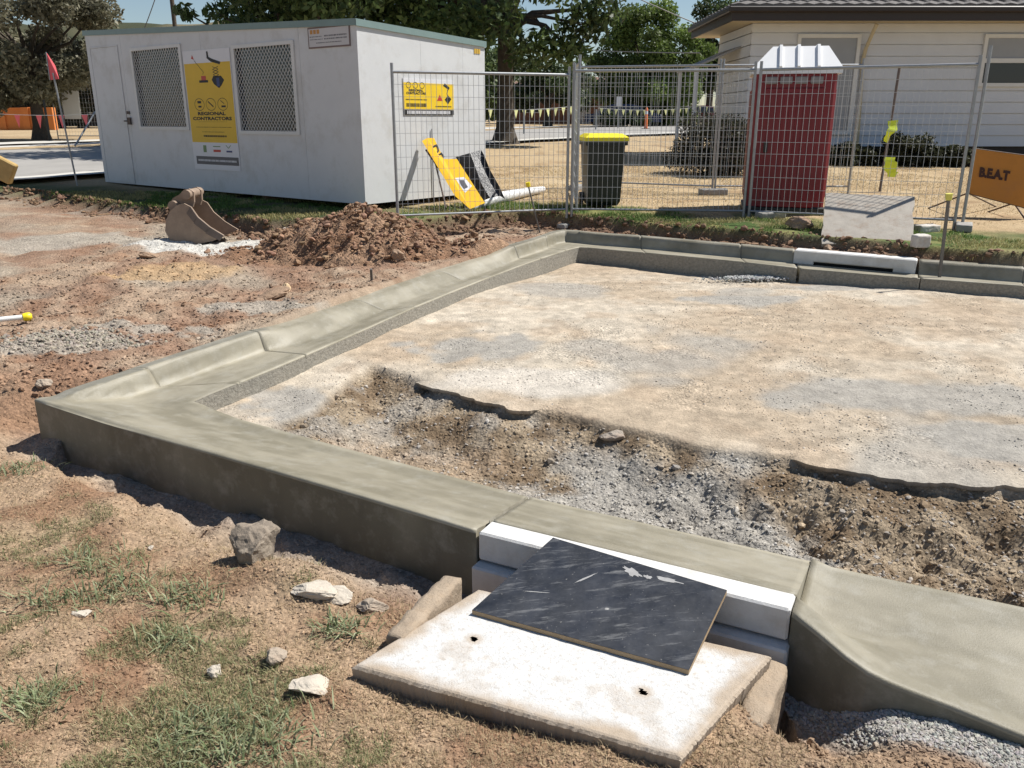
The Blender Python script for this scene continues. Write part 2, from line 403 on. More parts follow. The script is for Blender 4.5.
# ------------------------------------------------------------------ ground sheet
def axis(lo, hi, step_in, far_lo, far_hi, g=1.13):
    a = list(np.arange(lo, hi, step_in)); s = step_in
    while a[-1] < far_hi: s *= g; a.append(a[-1]+s)
    b = []; s = step_in; c = lo
    while c > far_lo: s *= g; c -= s; b.append(c)
    return np.array(b[::-1]+a)
def build_ground():
    X = axis(-4.2, 5.8, .021, -600, 600)
    y1 = np.arange(1.2, 5.2, .016); y2 = np.arange(5.2, 12.0, .03)
    ye = [12.0]; s = .03
    while ye[-1] < 600: s *= 1.07; ye.append(ye[-1]+s)
    yb = []; s = .016; c = 1.2
    while c > -60: s *= 1.3; c -= s; yb.append(c)
    Y = np.concatenate([yb[::-1], y1, y2, ye])
    nx, ny = len(X), len(Y); gx, gy = np.meshgrid(X, Y); x = gx.ravel(); y = gy.ravel()
    f = fields(x, y); z = zt(x, y, f); col = np.clip(ground_colour(x, y, f)*.80, .01, .8)
    gs = np.where(f['in'], lerp(.30, 1.0, f['ex']), .8); gs = np.where(f['vg']*(y > 6) > .5, .45, gs); gs = np.maximum(gs, np.where(f['in'], .9*sst(.58,.68,fbm(x,y,.4,36,4)), 0)); col = np.concatenate([col, gs[:,None]], 1)
    i = np.arange(nx*ny).reshape(ny, nx)
    Q = np.stack([i[:-1,:-1].ravel(), i[:-1,1:].ravel(), i[1:,1:].ravel(), i[1:,:-1].ravel()], 1)
    o = np_mesh('ground', np.stack([x,y,z],1), Q, M_ground, col, smooth=True)
    tag(o, kind='structure'); print('ground verts', nx*ny)
build_ground()
# broken crust of the old road surface overhanging the dug strip
def crust(px, label):
    P = np.array([xy(GP(*p, -.22)) for p in px]); L_ = np.concatenate([[0], np.cumsum(np.linalg.norm(np.diff(P, axis=0), axis=1))]); n = int(L_[-1]/.018); t = np.linspace(0, L_[-1], n)
    E_ = np.stack([np.interp(t, L_, P[:,0]), np.interp(t, L_, P[:,1])], 1); T = np.gradient(E_, axis=0); T /= np.linalg.norm(T, axis=1)[:,None]; N_ = np.stack([T[:,1], -T[:,0]], 1)
    N_ = np.where((N_[:,1] > 0)[:,None], -N_, N_); fade = sst(0, .12, t)*sst(L_[-1], L_[-1]-.12, t)
    jag = (fbm(t*1.0, t*0+3, .11, 401, 3)-.5)*.11+(fbm(t*1.0, t*0+7, .03, 402, 2)-.5)*.03
    rows = []; offs_ = [-.30, -.18, -.09, -.045]; zs = []
    for o_ in offs_:
        q = E_+N_*o_; z = zt(q[:,0], q[:,1], detail=False); rows.append(q); zs.append(z)
    out = E_+N_*((.018+jag*.7)*fade-.03*(1-fade))[:,None]; z1 = zs[3]
    V = [np.column_stack([rows[0], zs[0]-.006]), np.column_stack([rows[1], zs[1]+.002]), np.column_stack([rows[2], zs[2]+.007*fade-.004*(1-fade)]), np.column_stack([rows[3], z1+.008*fade-.006*(1-fade)]), np.column_stack([out, z1+.006*fade-.012*(1-fade)]), np.column_stack([out-N_*.004, z1-.018]), np.column_stack([E_-N_*.05, z1-.03])]
    V = np.stack(V, 1); m = V.shape[1]; V = V.reshape(-1,3); i = np.arange(n*m).reshape(n, m); Q = np.stack([i[:-1,:-1].ravel(), i[1:,:-1].ravel(), i[1:,1:].ravel(), i[:-1,1:].ravel()], 1)
    q = V.copy(); qx = np.repeat(rows[1][:,0], m); qy = np.repeat(rows[1][:,1], m); xx = np.where(np.tile(np.arange(m), n) < 2, q[:,0], lerp(qx, q[:,0], .4)); yy = np.where(np.tile(np.arange(m), n) < 2, q[:,1], lerp(qy, q[:,1], .4))
    f = fields(xx, yy); f['ex'] = f['ex']*0; col = ground_colour(xx, yy, f)*.8; low = np.tile(np.arange(m), n) >= 5; col[low] = col[low]*.62  # lip underside darkened, undercut shadow put into the colour
    if V[Q[0]][:,2].size: pass
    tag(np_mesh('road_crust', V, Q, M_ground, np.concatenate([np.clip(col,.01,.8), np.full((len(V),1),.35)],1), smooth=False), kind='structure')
crust([(412,376),(440,384),(480,396),(512,406),(548,407)], '')
crust([(785,452),(860,468),(940,478),(1024,483),(1400,520)], '')
# ------------------------------------------------------------------ kerb loft
M_kerb = conc('fresh_concrete', (.25,.235,.178), rough=.55, var=.08, scale=12, bump=.0018, bscale=130, attr=True, dirt=(.36,.345,.30), dirt_amt=.35, dscale=9, spec=.5)
M_krough = conc('rough_kerb_side', (.27,.25,.21), rough=.9, var=.35, scale=40, bump=.012, bscale=45)
def prof(u, W, b, top, pan):
    """height across the kerb at distance u from the outer edge"""
    tw = .115; fr = lerp(.34*W, .05, b)
    zz = np.where(u < tw, top-.01*(u/tw)*(1-b)*2, 0)
    a = np.clip((u-tw)/fr, 0, 1); e = a*a*(3-2*a)*.4+a*.6
    zf = lerp(top-.02*(1-b), pan-.012, e)
    g = np.clip((u-tw-fr)/max(W-tw-fr, .01), 0, 1); zp = pan-.012+.024*g
    z = np.where(u < tw, zz, np.where(u < tw+fr, zf, zp))
    rr = .018; z = z-np.where(u < rr, rr-np.sqrt(np.maximum(rr*rr-(rr-u)**2, 0)), 0)
    v = W-u; z = z-np.where(v < .012, .012-np.sqrt(np.maximum(.012**2-(.012-v)**2, 0)), 0)
    return z
def resample(st, step):
    out = []
    for a, b in zip(st[:-1], st[1:]):
        L_ = max((Vector(a['o'])-Vector(b['o'])).length, (Vector(a['i'])-Vector(b['i'])).length)
        n = max(1, int(L_/step))
        for k in range(n):
            t = k/n; d = {}
            for key in ('b','top','pan','bot'): d[key] = lerp(a[key], b[key], t)
            d['o'] = tuple(lerp(a['o'][j], b['o'][j], t) for j in (0,1)); d['i'] = tuple(lerp(a['i'][j], b['i'][j], t) for j in (0,1))
            d['j'] = a.get('j', 0) if k == 0 else 0
            out.append(d)
    out.append(dict(st[-1])); out[-1].setdefault('j', 0)
    res = []
    for i, d in enumerate(out):
        if d['j']:
            p, q = out[max(i-1,0)], out[min(i+1,len(out)-1)]
            for off, gr in ((-.010,0),(-.004,1),(.004,1),(.010,0)):
                e = dict(d)
                for key in ('o','i'):
                    v = Vector(q[key])-Vector(p[key]); v.normalize(); e[key] = (d[key][0]+v.x*off, d[key][1]+v.y*off)
                e['gr'] = gr*d['j']; res.append(e)
        else: d['gr'] = 0; res.append(d)
    return res
F0, F1 = np.array(front_out[0]), np.array(front_out[2]); FD = (F1-F0)/np.linalg.norm(F1-F0); FN = np.array((-FD[1], FD[0]))
L0, L1 = np.array(left_out[0]), np.array(left_out[3]); LD = (L1-L0)/np.linalg.norm(L1-L0); LN = np.array((LD[1], -LD[0]))
def loft(stations, name, mode=None):
    st = resample(stations, .03); us = np.concatenate([[0,.004,.01,.018],np.linspace(.03,.97,40)])
    V = []; Ulist = []; Glist = []; Llist = []
    for d in st:
        o, i = np.array(d['o']), np.array(d['i']); W = np.linalg.norm(i-o); dr = (i-o)/W
        u = np.concatenate([[0,.003,.008,.018], np.linspace(.03, W-.02, 34), [W-.012,W-.006,W-.002,W]])
        P = o+np.outer(u, dr); pl = SL*(P[:,1]-3.5)
        if mode == 'corner':
            uL = np.maximum((P-L0)@LN, 0); uF = np.maximum((P-F0)@FN, 0)
            tF = float(np.clip((np.linalg.norm(o-L0)-.8)/1.5, 0, 1))*(o[1] < 4.5); uF = lerp(uF, u, tF)
            zl = prof(uL, .72, 1, 0, -.13); zf = np.where(uF < .06, 0, 0)-.125*np.clip(uF/.50, 0, 1)
            rr = .018; zf = zf-np.where(uF < rr, rr-np.sqrt(np.maximum(rr*rr-(rr-uF)**2, 0)), 0)
            ke = np.clip((uF-.05)/.16, 0, 1); zl = np.where(uF < .21, lerp(zf, zl, ke*ke*(3-2*ke)), zl)
            k = .006; z = np.log(np.exp(np.clip((zl+.2)/k,-50,50))+np.exp(np.clip((zf+.2)/k,-50,50)))*k-.2
            far = np.clip((np.linalg.norm(o-L0)-.45)/.6, 0, 1)
            z = z+ .0*far
            z = np.minimum(z, .002)
        else: z = prof(u, W, d['b'], d['top'], d['pan'])
        z = z+pl-.022*d['gr']
        row = [(P[0,0], P[0,1], SL*(P[0,1]-3.5)+d['bot']), (P[0,0], P[0,1], z[0]-.004)]+[(P[k,0],P[k,1],z[k]) for k in range(len(u))]+[(P[-1,0],P[-1,1],SL*(P[-1,1]-3.5)+d['bot'])]
        V.append(row); uc = uL if mode == 'corner' and tF < .5 else u; uc = np.where(P[:,1]*0+ (d['b'] if mode is None else (1 if tF < .5 else 0)) > .6, uc, .3); Ulist.append(np.concatenate([[9,9], uc, [9]])); Glist.append(np.full(len(uc)+3, d['gr'])); ln_ = ((np.abs(uL-.712) < .011) & (uF > .02) & (uF < .62)) | ((np.abs(uL-.172) < .011) & (uF > .02) & (uF < .30)) if mode == 'corner' else np.zeros(len(u), bool); Llist.append(np.concatenate([[0,0], ln_*1.0, [0]]))
    for e in (0, -1):
        cap = [(p[0],p[1],SL*(p[1]-3.5)-.5) for p in V[e]]
        V = [cap]+V if e == 0 else V+[cap]
        Ulist = [Ulist[0]]+Ulist if e == 0 else Ulist+[Ulist[-1]]; Glist = [Glist[0]]+Glist if e == 0 else Glist+[Glist[-1]]; Llist = [Llist[0]]+Llist if e == 0 else Llist+[Llist[-1]]
    m = len(V[0]); n = len(V); Va = np.array(V).reshape(-1,3)
    # slight waviness of hand finished concrete
    Va[:,2] += (fbm(Va[:,0],Va[:,1],.5,77,2)-.5)*.006
    i = np.arange(n*m).reshape(n, m)
    Q = np.stack([i[:-1,:-1].ravel(), i[:-1,1:].ravel(), i[1:,1:].ravel(), i[1:,:-1].ravel()], 1)
    sI = np.repeat(np.arange(n), m)*.03; uI = np.tile(np.linspace(0,1,m), n); jj = np.tile(np.arange(m), n)
    st_ = fbm(sI*.35, uI*1.1, .12, 301, 4); bl_ = fbm(Va[:,0], Va[:,1], .35, 302, 4); fi_ = fbm(Va[:,0], Va[:,1], .05, 303, 2)
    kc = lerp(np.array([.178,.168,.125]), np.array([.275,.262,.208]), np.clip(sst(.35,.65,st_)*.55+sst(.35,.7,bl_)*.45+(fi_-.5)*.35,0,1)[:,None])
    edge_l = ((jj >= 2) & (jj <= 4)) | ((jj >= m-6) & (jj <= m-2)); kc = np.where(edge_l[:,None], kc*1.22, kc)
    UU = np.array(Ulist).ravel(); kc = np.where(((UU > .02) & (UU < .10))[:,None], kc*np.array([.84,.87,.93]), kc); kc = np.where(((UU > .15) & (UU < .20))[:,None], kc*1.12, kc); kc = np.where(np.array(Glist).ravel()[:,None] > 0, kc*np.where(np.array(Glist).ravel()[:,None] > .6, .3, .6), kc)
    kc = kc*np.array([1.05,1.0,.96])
    form = (jj <= 1); kc = np.where(form[:,None], lerp(np.array([.105,.098,.072]), np.array([.175,.165,.125]), sst(.35,.65,fbm(sI, Va[:,2]*3, .3, 304, 4))[:,None]), kc)  # outer face: mottled stains, painted darker overall to deepen its shade
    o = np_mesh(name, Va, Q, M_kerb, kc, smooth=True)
    me = o.data; fl = np.ones(len(Q), bool).reshape(n-1, m-1); fl[:,0] = False; fl[:,-1] = False; fl[0] = False; fl[-1] = False; me.materials.append(M_krough); mi = np.zeros((n-1,m-1), np.int32); mi[:,-1] = 1; me.polygons.foreach_set('material_index', mi.ravel())
    me.polygons.foreach_set('use_smooth', fl.ravel())
    for e, fc in ((0, 1), (n-1, -1)):
        pass
    return Va, i, Q
def along(P, a, n=None): return P
def st(o, i, b=1, top=0, pan=-.13, bot=-.5, j=0): return dict(o=o, i=i, b=b, top=top, pan=pan, bot=bot, j=j)
def proj_on(P, pt):
    best = None
    for a, b in zip(P[:-1], P[1:]):
        a_, b_ = Vector(a), Vector(b); d = b_-a_; t = max(0, min(1, (Vector(pt)-a_).dot(d)/d.length_squared)); q = a_+d*t
        if best is None or (q-Vector(pt)).length < best[0]: best = ((q-Vector(pt)).length, q)
    return (best[1].x, best[1].y)
pc = lambda *p: xy(GP(*p)); pn = lambda *p: xy(GP(*p, -.13))
C_in = left_in[0]
S_corner = [st(front_out[2], proj_on(front_in, (front_out[2][0]+.28, front_out[2][1]+.45)), 0, 0, -.11), st(front_out[1], proj_on(front_in, (front_out[1][0]+.6, front_out[1][1]+.3)), 0), st(CORNER, C_in),
            st(pc(60,389.5), pn(203,399)), st(pc(90,378.8), pn(216,393.5)), st(pc(125,369.2), pn(238,384.5), j=.0)]
S_corner[0]['j'] = 0
S_left = [st(pc(125,369.2), pn(238,384.5)), st(pc(129,367.9), pn(240.8,383.2), j=1), st(pc(180,351.3), pn(272,370.5)), st(pc(247,330), pn(306,356), j=1), st(pc(270,322.5), pn(322,349), b=.25, top=-.02), st(pc(290,315.5), pn(336,343), b=0, top=-.03),
          st(pc(347,295.5), pn(415,308), b=0, top=-.03, j=1), st(pc(431,267.5), pn(489.5,278), b=0, top=-.03, j=1),
          st(pc(480,252.5), pn(522,266), b=.05, top=-.02), st(pc(505,245.5), pn(541,259), b=.9, top=0, j=1), st(pc(540,234.8), pn(566,251), b=1, j=.4),
          st(pc(551,231), pn(573,249)), st(pc(562,229.2), pn(579,247.7)), st(pc(576,229.9), pn(588,248)), st(pc(591,231.5), pn(600,249.2)), st(pc(640,235), pn(645,253.4), bot=-.6, j=.4),
          st(pc(700,240), pn(704,258.8)), st(pc(740,243.4), pn(745,263), j=.4), st(pc(794,248.2), pn(797,268.9))]
S_backA = [st(pc(794.2,248.2), pn(797,268.9)),]
off_in = .17
def shift(o, i, d):
    v = (Vector(i)-Vector(o)).normalized()*d; return (o[0]+v.x, o[1]+v.y)
bl0, bl1 = (pc(797,248.5), pn(800,269.2)), (pc(918,258.5), pn(920,279.3))
S_back2 = [st(shift(*bl0, off_in), bl0[1], b=0, top=-.135), st(shift(*bl1, off_in), bl1[1], b=0, top=-.135)]
S_back3 = [st(pc(919,258.6), pn(921,279.4), j=0), st(pc(1024,266), pn(1024,286.5), j=.4), st(back_out[-1], back_in[-1])]
fi = lambda px, py: xy(GP(px, py, -.11))
S_corner = [st(front_out[5], fi(528,494.5)), st(front_out[4], fi(497,486.3)), st(front_out[3], fi(430,468.5))]+S_corner
S_front = [st(front_out[2], proj_on(front_in, (front_out[2][0]+.28, front_out[2][1]+.45)), 0, 0, -.11), st(front_out[3], fi(430,468.5), 0, 0, -.11), st(front_out[4], fi(497,486.3), 0, 0, -.11), st(front_out[5], fi(528,494.5), 0, 0, -.11)]
S_front2 = [st(lint_b[0], fi(529,494.8), 0, -.004, -.09, j=1), st(lint_b[1], fi(811,559.5), 0, -.004, -.09)]
S_drop = [st(drop_out[0], fi(812,559.7), .6, 0, -.11, j=0)]
for k, (o_, fpx) in enumerate(zip(drop_out[1:8], [(832,564),(856,569.2),(880,574.3),(905,579.6),(935,585.8),(962,591.5),(1024,604.5)])):
    z_ = drop_px[k+1][1]; S_drop.append(st(o_, fi(*fpx), lerp(.5, 0, min(1,k/3)), z_, -.13))
ie = Vector(front_in[-1]); de = (ie-Vector(front_in[-3])).normalized()
S_drop += [st(drop_out[8], (ie.x+de.x, ie.y+de.y), 0, -.115, -.13), st(drop_out[9], (ie.x+de.x*4, ie.y+de.y*4), 0, -.115, -.13)]
parts = []
kroot = []
for nm, stn, md in (('kerb', S_corner, 'corner'), ('kerb', S_left, None), ('kerb', S_back2, None), ('kerb', S_back3, None), ('kerb', S_front2, 'corner'), ('kerb', S_drop, None)):
    Va, i_, Q_ = loft(stn, nm, md)
kobs = [o for o in bpy.data.objects if o.name.split('.')[0] == 'kerb']
# join the lofts into one kerb mesh
Vs = []; Qs = []; b_ = 0; SM = []; MI = []; KC = []
for o in kobs:
    me = o.data; v = np.zeros(len(me.vertices)*3); me.vertices.foreach_get('co', v); q = np.zeros(len(me.polygons)*4, np.int32); me.loops.foreach_get('vertex_index', q)
    sm = np.zeros(len(me.polygons), bool); me.polygons.foreach_get('use_smooth', sm); mi = np.zeros(len(me.polygons), np.int32); me.polygons.foreach_get('material_index', mi); MI.append(mi); cq = np.zeros(len(me.vertices)*4, np.float32); me.color_attributes['tone'].data.foreach_get('color', cq); KC.append(cq.reshape(-1,4)[:,:3])
    Vs.append(v.reshape(-1,3)); Qs.append(q.reshape(-1,4)+b_); SM.append(sm); b_ += len(me.vertices)
    bpy.data.objects.remove(o)
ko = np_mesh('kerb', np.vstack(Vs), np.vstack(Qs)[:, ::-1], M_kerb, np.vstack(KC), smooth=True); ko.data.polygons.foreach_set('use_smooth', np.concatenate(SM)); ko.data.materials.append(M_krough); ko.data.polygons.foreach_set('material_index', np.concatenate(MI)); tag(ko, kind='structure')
# ------------------------------------------------------------------ frames for oriented things
def frame(o, d):
    """matrix with local x along d (horizontal), z up, origin o"""
    d = Vector((d[0], d[1], 0)).normalized(); n = Vector((-d.y, d.x, 0))
    return Matrix(((d.x, n.x, 0, o[0]), (d.y, n.y, 0, o[1]), (0,0,1, o[2] if len(o) > 2 else 0), (0,0,0,1)))
def face_quad(mb, a, b, w, t):
    pass
# --- front lintel: two stacked precast beams over the pit
A = Vector((*lint_f[0], 0)); B = Vector((*lint_f[1], 0)); Ld = (B-A); LL = Ld.length; Fm = frame(A, Ld)
ang_l = math.atan2(Ld.y, Ld.x); zl = plane((A.y+B.y)/2)
wl = (Vector((*lint_b[0],0))-A).length; wl = .115
r = thing('kerb_inlet_lintel', 'pale precast concrete kerb inlet lintel in the foreground, partly under the black board', 'lintel', (A.x, A.y, zl), ang_l)
MB().box((LL/2, wl/2, -.06), (LL, wl, .128), bev=.008).build('top_beam', M_lint, r)
mb = MB(); mb.box((.20, wl/2-.02, -.235), (.42, wl+.05, .2), bev=.008); mb.box((LL-.16, wl/2-.02, -.225), (.34, wl+.05, .18), bev=.008); mb.box((LL/2, wl/2+.02, -.165), (LL-.1, wl-.04, .07)); mb.build('base_beam', M_lint, r)
MB().tube((.16,-.045,-.22),(.16,-.0468,-.22),.03,n=14).build('dowel_hole', M_dark, r); MB().tube((LL-.13,-.045,-.215),(LL-.13,-.0468,-.215),.026,n=14).build('dowel_hole', M_dark, r)
# --- pit lid
def lidz(x, y): return -.12
LZ = -.115
lc = [G(352,665,LZ), G(478,588,LZ), G(772,655,LZ), G(700,775,LZ)]
lc[3] = lc[0]+(lc[2]-lc[1])  # parallelogram
ex = (lc[3]-lc[0]); ey = (lc[1]-lc[0])
M_lid = mat('whitewashed_concrete', (.66,.63,.59), .9, .08, 20, .004, 140, attr=True, dirt=(.34,.26,.18), dirt_amt=.5, dscale=60)
C_ = lambda *a: np.array(a)
def lid_mesh():
    n = 150; m = 90; th = .10; V = []; Fs = []
    def P(u, v, z): 
        p = lc[0]+ex*u+ey*v; return (p.x, p.y, LZ+z)
    us = np.linspace(0,1,n); vs = np.linspace(0,1,m)
    nz = lambda u, v: float(vnoise(np.array([u*3.1]), np.array([v*2.3]), .12, 5)[0]-.5)
    grid = []
    for v in vs:
        row = []
        for u in us:
            e = min(u*ex.length, (1-u)*ex.length, v*ey.length, (1-v)*ey.length)
            z = -.012*max(0, 1-e/.015)**2+.003*nz(u, v)
            du = dv = 0
            if e < 1e-6:
                w = .006*nz(u*9, v*9)
                du = w/ex.length*(1 if u < .5 else -1)*(u in (0.0,1.0)); dv = w/ey.length*(1 if v < .5 else -1)*(v in (0.0,1.0))
            row.append(len(V)); V.append(P(u+du, v+dv, z))
        grid.append(row)
    holes = [((395-0), 645), (650, 690)]
    Fs = []
    hc = [G(474,639,LZ), G(643,692,LZ)]
    for j in range(m-1):
        for i in range(n-1):
            q = (grid[j][i], grid[j][i+1], grid[j+1][i+1], grid[j+1][i])
            c = sum((Vector(V[k]) for k in q), Vector())/4
            if any(abs((c-h).dot(ex)/ex.length) < .013 and abs((c-h).dot(ey)/ey.length) < .011 for h in hc): continue
            Fs.append(q)
    ring = grid[0]+[grid[j][-1] for j in range(1,m)]+grid[-1][::-1][1:]+[grid[j][0] for j in range(m-2,0,-1)]
    b = len(V)
    for k in ring:
        p = V[k]; c = (lc[0]+ex*.5+ey*.5); d = Vector((p[0]-c.x, p[1]-c.y, 0)); s = 1-.012/d.length
        V.append((c.x+d.x*s, c.y+d.y*s, LZ-th))
    L_ = len(ring)
    for k in range(L_): Fs.append((ring[k], b+k, b+(k+1)%L_, ring[(k+1)%L_]))
    Fs.append(tuple(range(b, b+L_)))
    me = bpy.data.meshes.new('lid'); me.from_pydata(V, [], [f[::1] for f in Fs]); me.materials.append(M_lid); me.update()
    va = np.array(V); e0 = np.array(lc[0][:2]); A2 = np.array([[ex.x, ey.x],[ex.y, ey.y]]); uv = (va[:,:2]-e0)@np.linalg.inv(A2).T
    ed = np.minimum.reduce([uv[:,0]*ex.length, (1-uv[:,0])*ex.length, uv[:,1]*ey.length, (1-uv[:,1])*ey.length])
    nn_ = fbm(va[:,0], va[:,1], .15, 201, 4); k = np.clip(sst(.09,.0,ed+(nn_-.5)*.14)*.85+sst(.6,.72,nn_)*.35,0,1)
    for hpt in (G(474,639,LZ), G(643,692,LZ)):
        dd_ = np.hypot(va[:,0]-hpt.x, va[:,1]-hpt.y); k = np.maximum(k, sst(.05,.012,dd_)*.7)
    cc_ = lerp(C_(.60,.60,.59), C_(.38,.29,.20), k[:,None]); c4 = np.ones((len(va),4), np.float32); c4[:,:3] = cc_
    low = va[:,2] < LZ-.02; c4[low,:3] = (.12,.09,.065)  # lid sides: soil brown, darkened to carry their shade in the colour
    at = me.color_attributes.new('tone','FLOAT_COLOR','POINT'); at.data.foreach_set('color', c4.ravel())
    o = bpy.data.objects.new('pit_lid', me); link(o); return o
lo = lid_mesh(); tag(lo, 'big square whitewashed concrete pit lid with two lifting holes, in the foreground', 'pit lid')
for h in (G(474,639,LZ-.05), G(643,692,LZ-.05)): MB().box(h, (.06,.05,.05)).build('lifting_hole', M_dark, lo)
# --- black formply board: rests on lid at the front and lintel at the back
p1, p2, p3, p4 = G(472,610,LZ+.02), G(553,537.5,.012), G(727,590,.004), G(689,670,LZ+.02)
M_ply = bpy.data.materials.new('black_formply'); M_ply.use_nodes = True
def ply_mat(m):
    N = m.node_tree.nodes; L = m.node_tree.links; b = N['Principled BSDF']; b.inputs['Roughness'].default_value = .42
    tc = N.new('ShaderNodeTexCoord')
    def noise(sc, det, rough, mp=None):
        n = N.new('ShaderNodeTexNoise'); n.inputs['Scale'].default_value = sc; n.inputs['Detail'].default_value = det; n.inputs['Roughness'].default_value = rough
        if mp:
            g = N.new('ShaderNodeMapping'); g.inputs['Scale'].default_value = mp; g.inputs['Rotation'].default_value = (0,0,.6); L.new(tc.outputs['Object'], g.inputs[0]); L.new(g.outputs[0], n.inputs[0])
        else: L.new(tc.outputs['Object'], n.inputs[0])
        return n.outputs['Fac']
    def rng(src, a, c, lo=0, hi=1):
        r = N.new('ShaderNodeMapRange'); r.inputs['From Min'].default_value = a; r.inputs['From Max'].default_value = c; r.inputs['To Min'].default_value = lo; r.inputs['To Max'].default_value = hi; L.new(src, r.inputs[0]); return r.outputs[0]
    def mix(f, a, c):
        x = N.new('ShaderNodeMix'); x.data_type = 'RGBA'; L.new(f, x.inputs[0])
        if isinstance(a, tuple): x.inputs[6].default_value = (*a,1)
        else: L.new(a, x.inputs[6])
        x.inputs[7].default_value = (*c,1); return x.outputs[2]
    c = mix(rng(noise(7,6,.7), .4, .75, 0, .55), (.012,.015,.022), (.075,.08,.095))
    c = mix(rng(noise(5,8,.75,(1,7,1)), .54, .70, 0, .55), c, (.28,.28,.28))
    c = mix(rng(noise(90,3,.6), .66, .76, 0, .4), c, (.42,.40,.37))
    c = mix(rng(noise(3.4,5,.6), .71, .73, 0, .85), c, (.55,.53,.5))
    L.new(c, b.inputs['Base Color']); L.new(rng(noise(9,6,.7), .3, .7, .35, .7), b.inputs['Roughness'])
ply_mat(M_ply)
M_plyedge = mat('plywood_edge', (.34,.24,.14), .8, .2, 30)
th = Vector((0,0,.017)); org = p1.copy()
pr = thing('plywood_board', 'scratched black plywood board lying over the pit lid and the lintel', 'board', org)
MB().add([p1-org, p4-org, p3-org, p2-org], [(0,1,2,3)]).build('top_face', M_ply, pr)
q = [v-org for v in (p1,p4,p3,p2)]; k = [v-th-Vector((0,0,.001)) for v in q]; q = [v-Vector((0,0,.001)) for v in q]
MB().add(q+k, [(0,4,5,1),(1,5,6,2),(2,6,7,3),(3,7,4,0),(7,6,5,4)]).build('edge', M_plyedge, pr)
def scuff(cx, cy, L_, W_, ang, seed):
    rgs = random.Random(seed); n = 22; u_ = (p3-p2).normalized(); v_ = (p2-p1).normalized(); c0 = None
    nn = u_.cross(v_).normalized(); nn = nn if nn.z > 0 else -nn; rr = ray(cx, cy); o0 = Vector((0,0,H)); t = nn.dot(p1-o0)/nn.dot(rr); c0 = o0+rr*t-org; pts = []
    for k in range(n):
        a = 2*PI*k/n; q = rgs.uniform(.55,1.1); x_, y_ = math.cos(a)*L_*q, math.sin(a)*W_*q; pts.append(c0+u_*(x_*math.cos(ang)-y_*math.sin(ang))+v_*(x_*math.sin(ang)+y_*math.cos(ang))+nn*.0008)
    MB().add(pts, [tuple(range(n))]).build('paint_scuff', M_scf, pr)
M_scf = mat('dried_slurry', (.34,.335,.33), .9, .2, 30)
scuff(632,572,.05,.018,-.3,1); scuff(668,580,.055,.011,.05,2); scuff(648,577,.02,.01,0,3); scuff(586,578,.06,.0045,1.15,4); scuff(536,592,.05,.0025,.35,6)
# --- old pit wall stubs either side of the lid
def wonky_box(name, c, d, rz, m, label, cat, seed=1, jit=.012, parent=None, tilt=(0,0)):
    import bmesh
    bm = bmesh.new(); cell = max(.012, max(d)/26); rr = min(d)*.14
    for ax in range(3):
        o1, o2 = [(1,2),(2,0),(0,1)][ax]; n1, n2 = max(2,int(d[o1]/cell)), max(2,int(d[o2]/cell))
        for sg in (-1,1):
            g = [[None]*(n2+1) for _ in range(n1+1)]
            for i in range(n1+1):
                for j in range(n2+1):
                    p = [0,0,0]; p[ax] = sg*d[ax]/2; p[o1] = (i/n1-.5)*d[o1]; p[o2] = (j/n2-.5)*d[o2]; g[i][j] = bm.verts.new(p)
            for i in range(n1):
                for j in range(n2):
                    q = [g[i][j], g[i+1][j], g[i+1][j+1], g[i][j+1]]; bm.faces.new(q if sg > 0 else q[::-1])
    bmesh.ops.remove_doubles(bm, verts=bm.verts, dist=1e-5)
    co = np.array([v.co[:] for v in bm.verts]); hd_ = np.array(d)/2-rr; q = np.clip(co, -hd_, hd_); e = co-q; ln = np.linalg.norm(e, axis=1)[:,None]; nrm = np.where(ln > 1e-9, e/np.maximum(ln,1e-9), 0); co = q+nrm*rr
    a = fbm(co[:,0]+co[:,2]*.7+seed, co[:,1]-co[:,2]*.6, .12, seed, 3)-.5; b = fbm(co[:,0]-co[:,2]*.8+seed, co[:,1]+co[:,2]*.9, .03, seed+5, 3)-.5
    co += nrm*(a*jit*3+b*jit*1.6)[:,None]
    for v, p in zip(bm.verts, co): v.co = Vector(p)
    me = bpy.data.meshes.new(name); bm.to_mesh(me); bm.free(); me.materials.append(m); me.polygons.foreach_set('use_smooth', np.ones(len(me.polygons), bool))
    o = bpy.data.objects.new(name, me); link(o, parent); o.location = c; o.rotation_euler = (tilt[0], tilt[1], rz)
    if label: tag(o, label, cat)
    return o
M_stub = conc('dusty_concrete', (.35,.275,.20), bump=.009, var=.28, bscale=40, dirt=(.36,.26,.17), dirt_amt=.5, dscale=14)
a = G(452,585,-.14); b = G(400,640,-.14); wonky_box('pit_wall', ((a+b)/2+Vector((-.005,0,-.12))), ((a-b).length+.05,.075,.30), math.atan2((a-b).y,(a-b).x), M_stub, 'dusty concrete pit wall edge standing left of the pit lid', 'pit wall', 4, .009)
a = G(775,660,-.15); b = G(752,712,-.15); wonky_box('pit_wall', ((a+b)/2+Vector((.0,0,-.15))), ((a-b).length+.05,.085,.26), math.atan2((a-b).y,(a-b).x), M_stub, 'dusty concrete pit wall edge between the pit lid and the dropped kerb', 'pit wall', 5, .006)
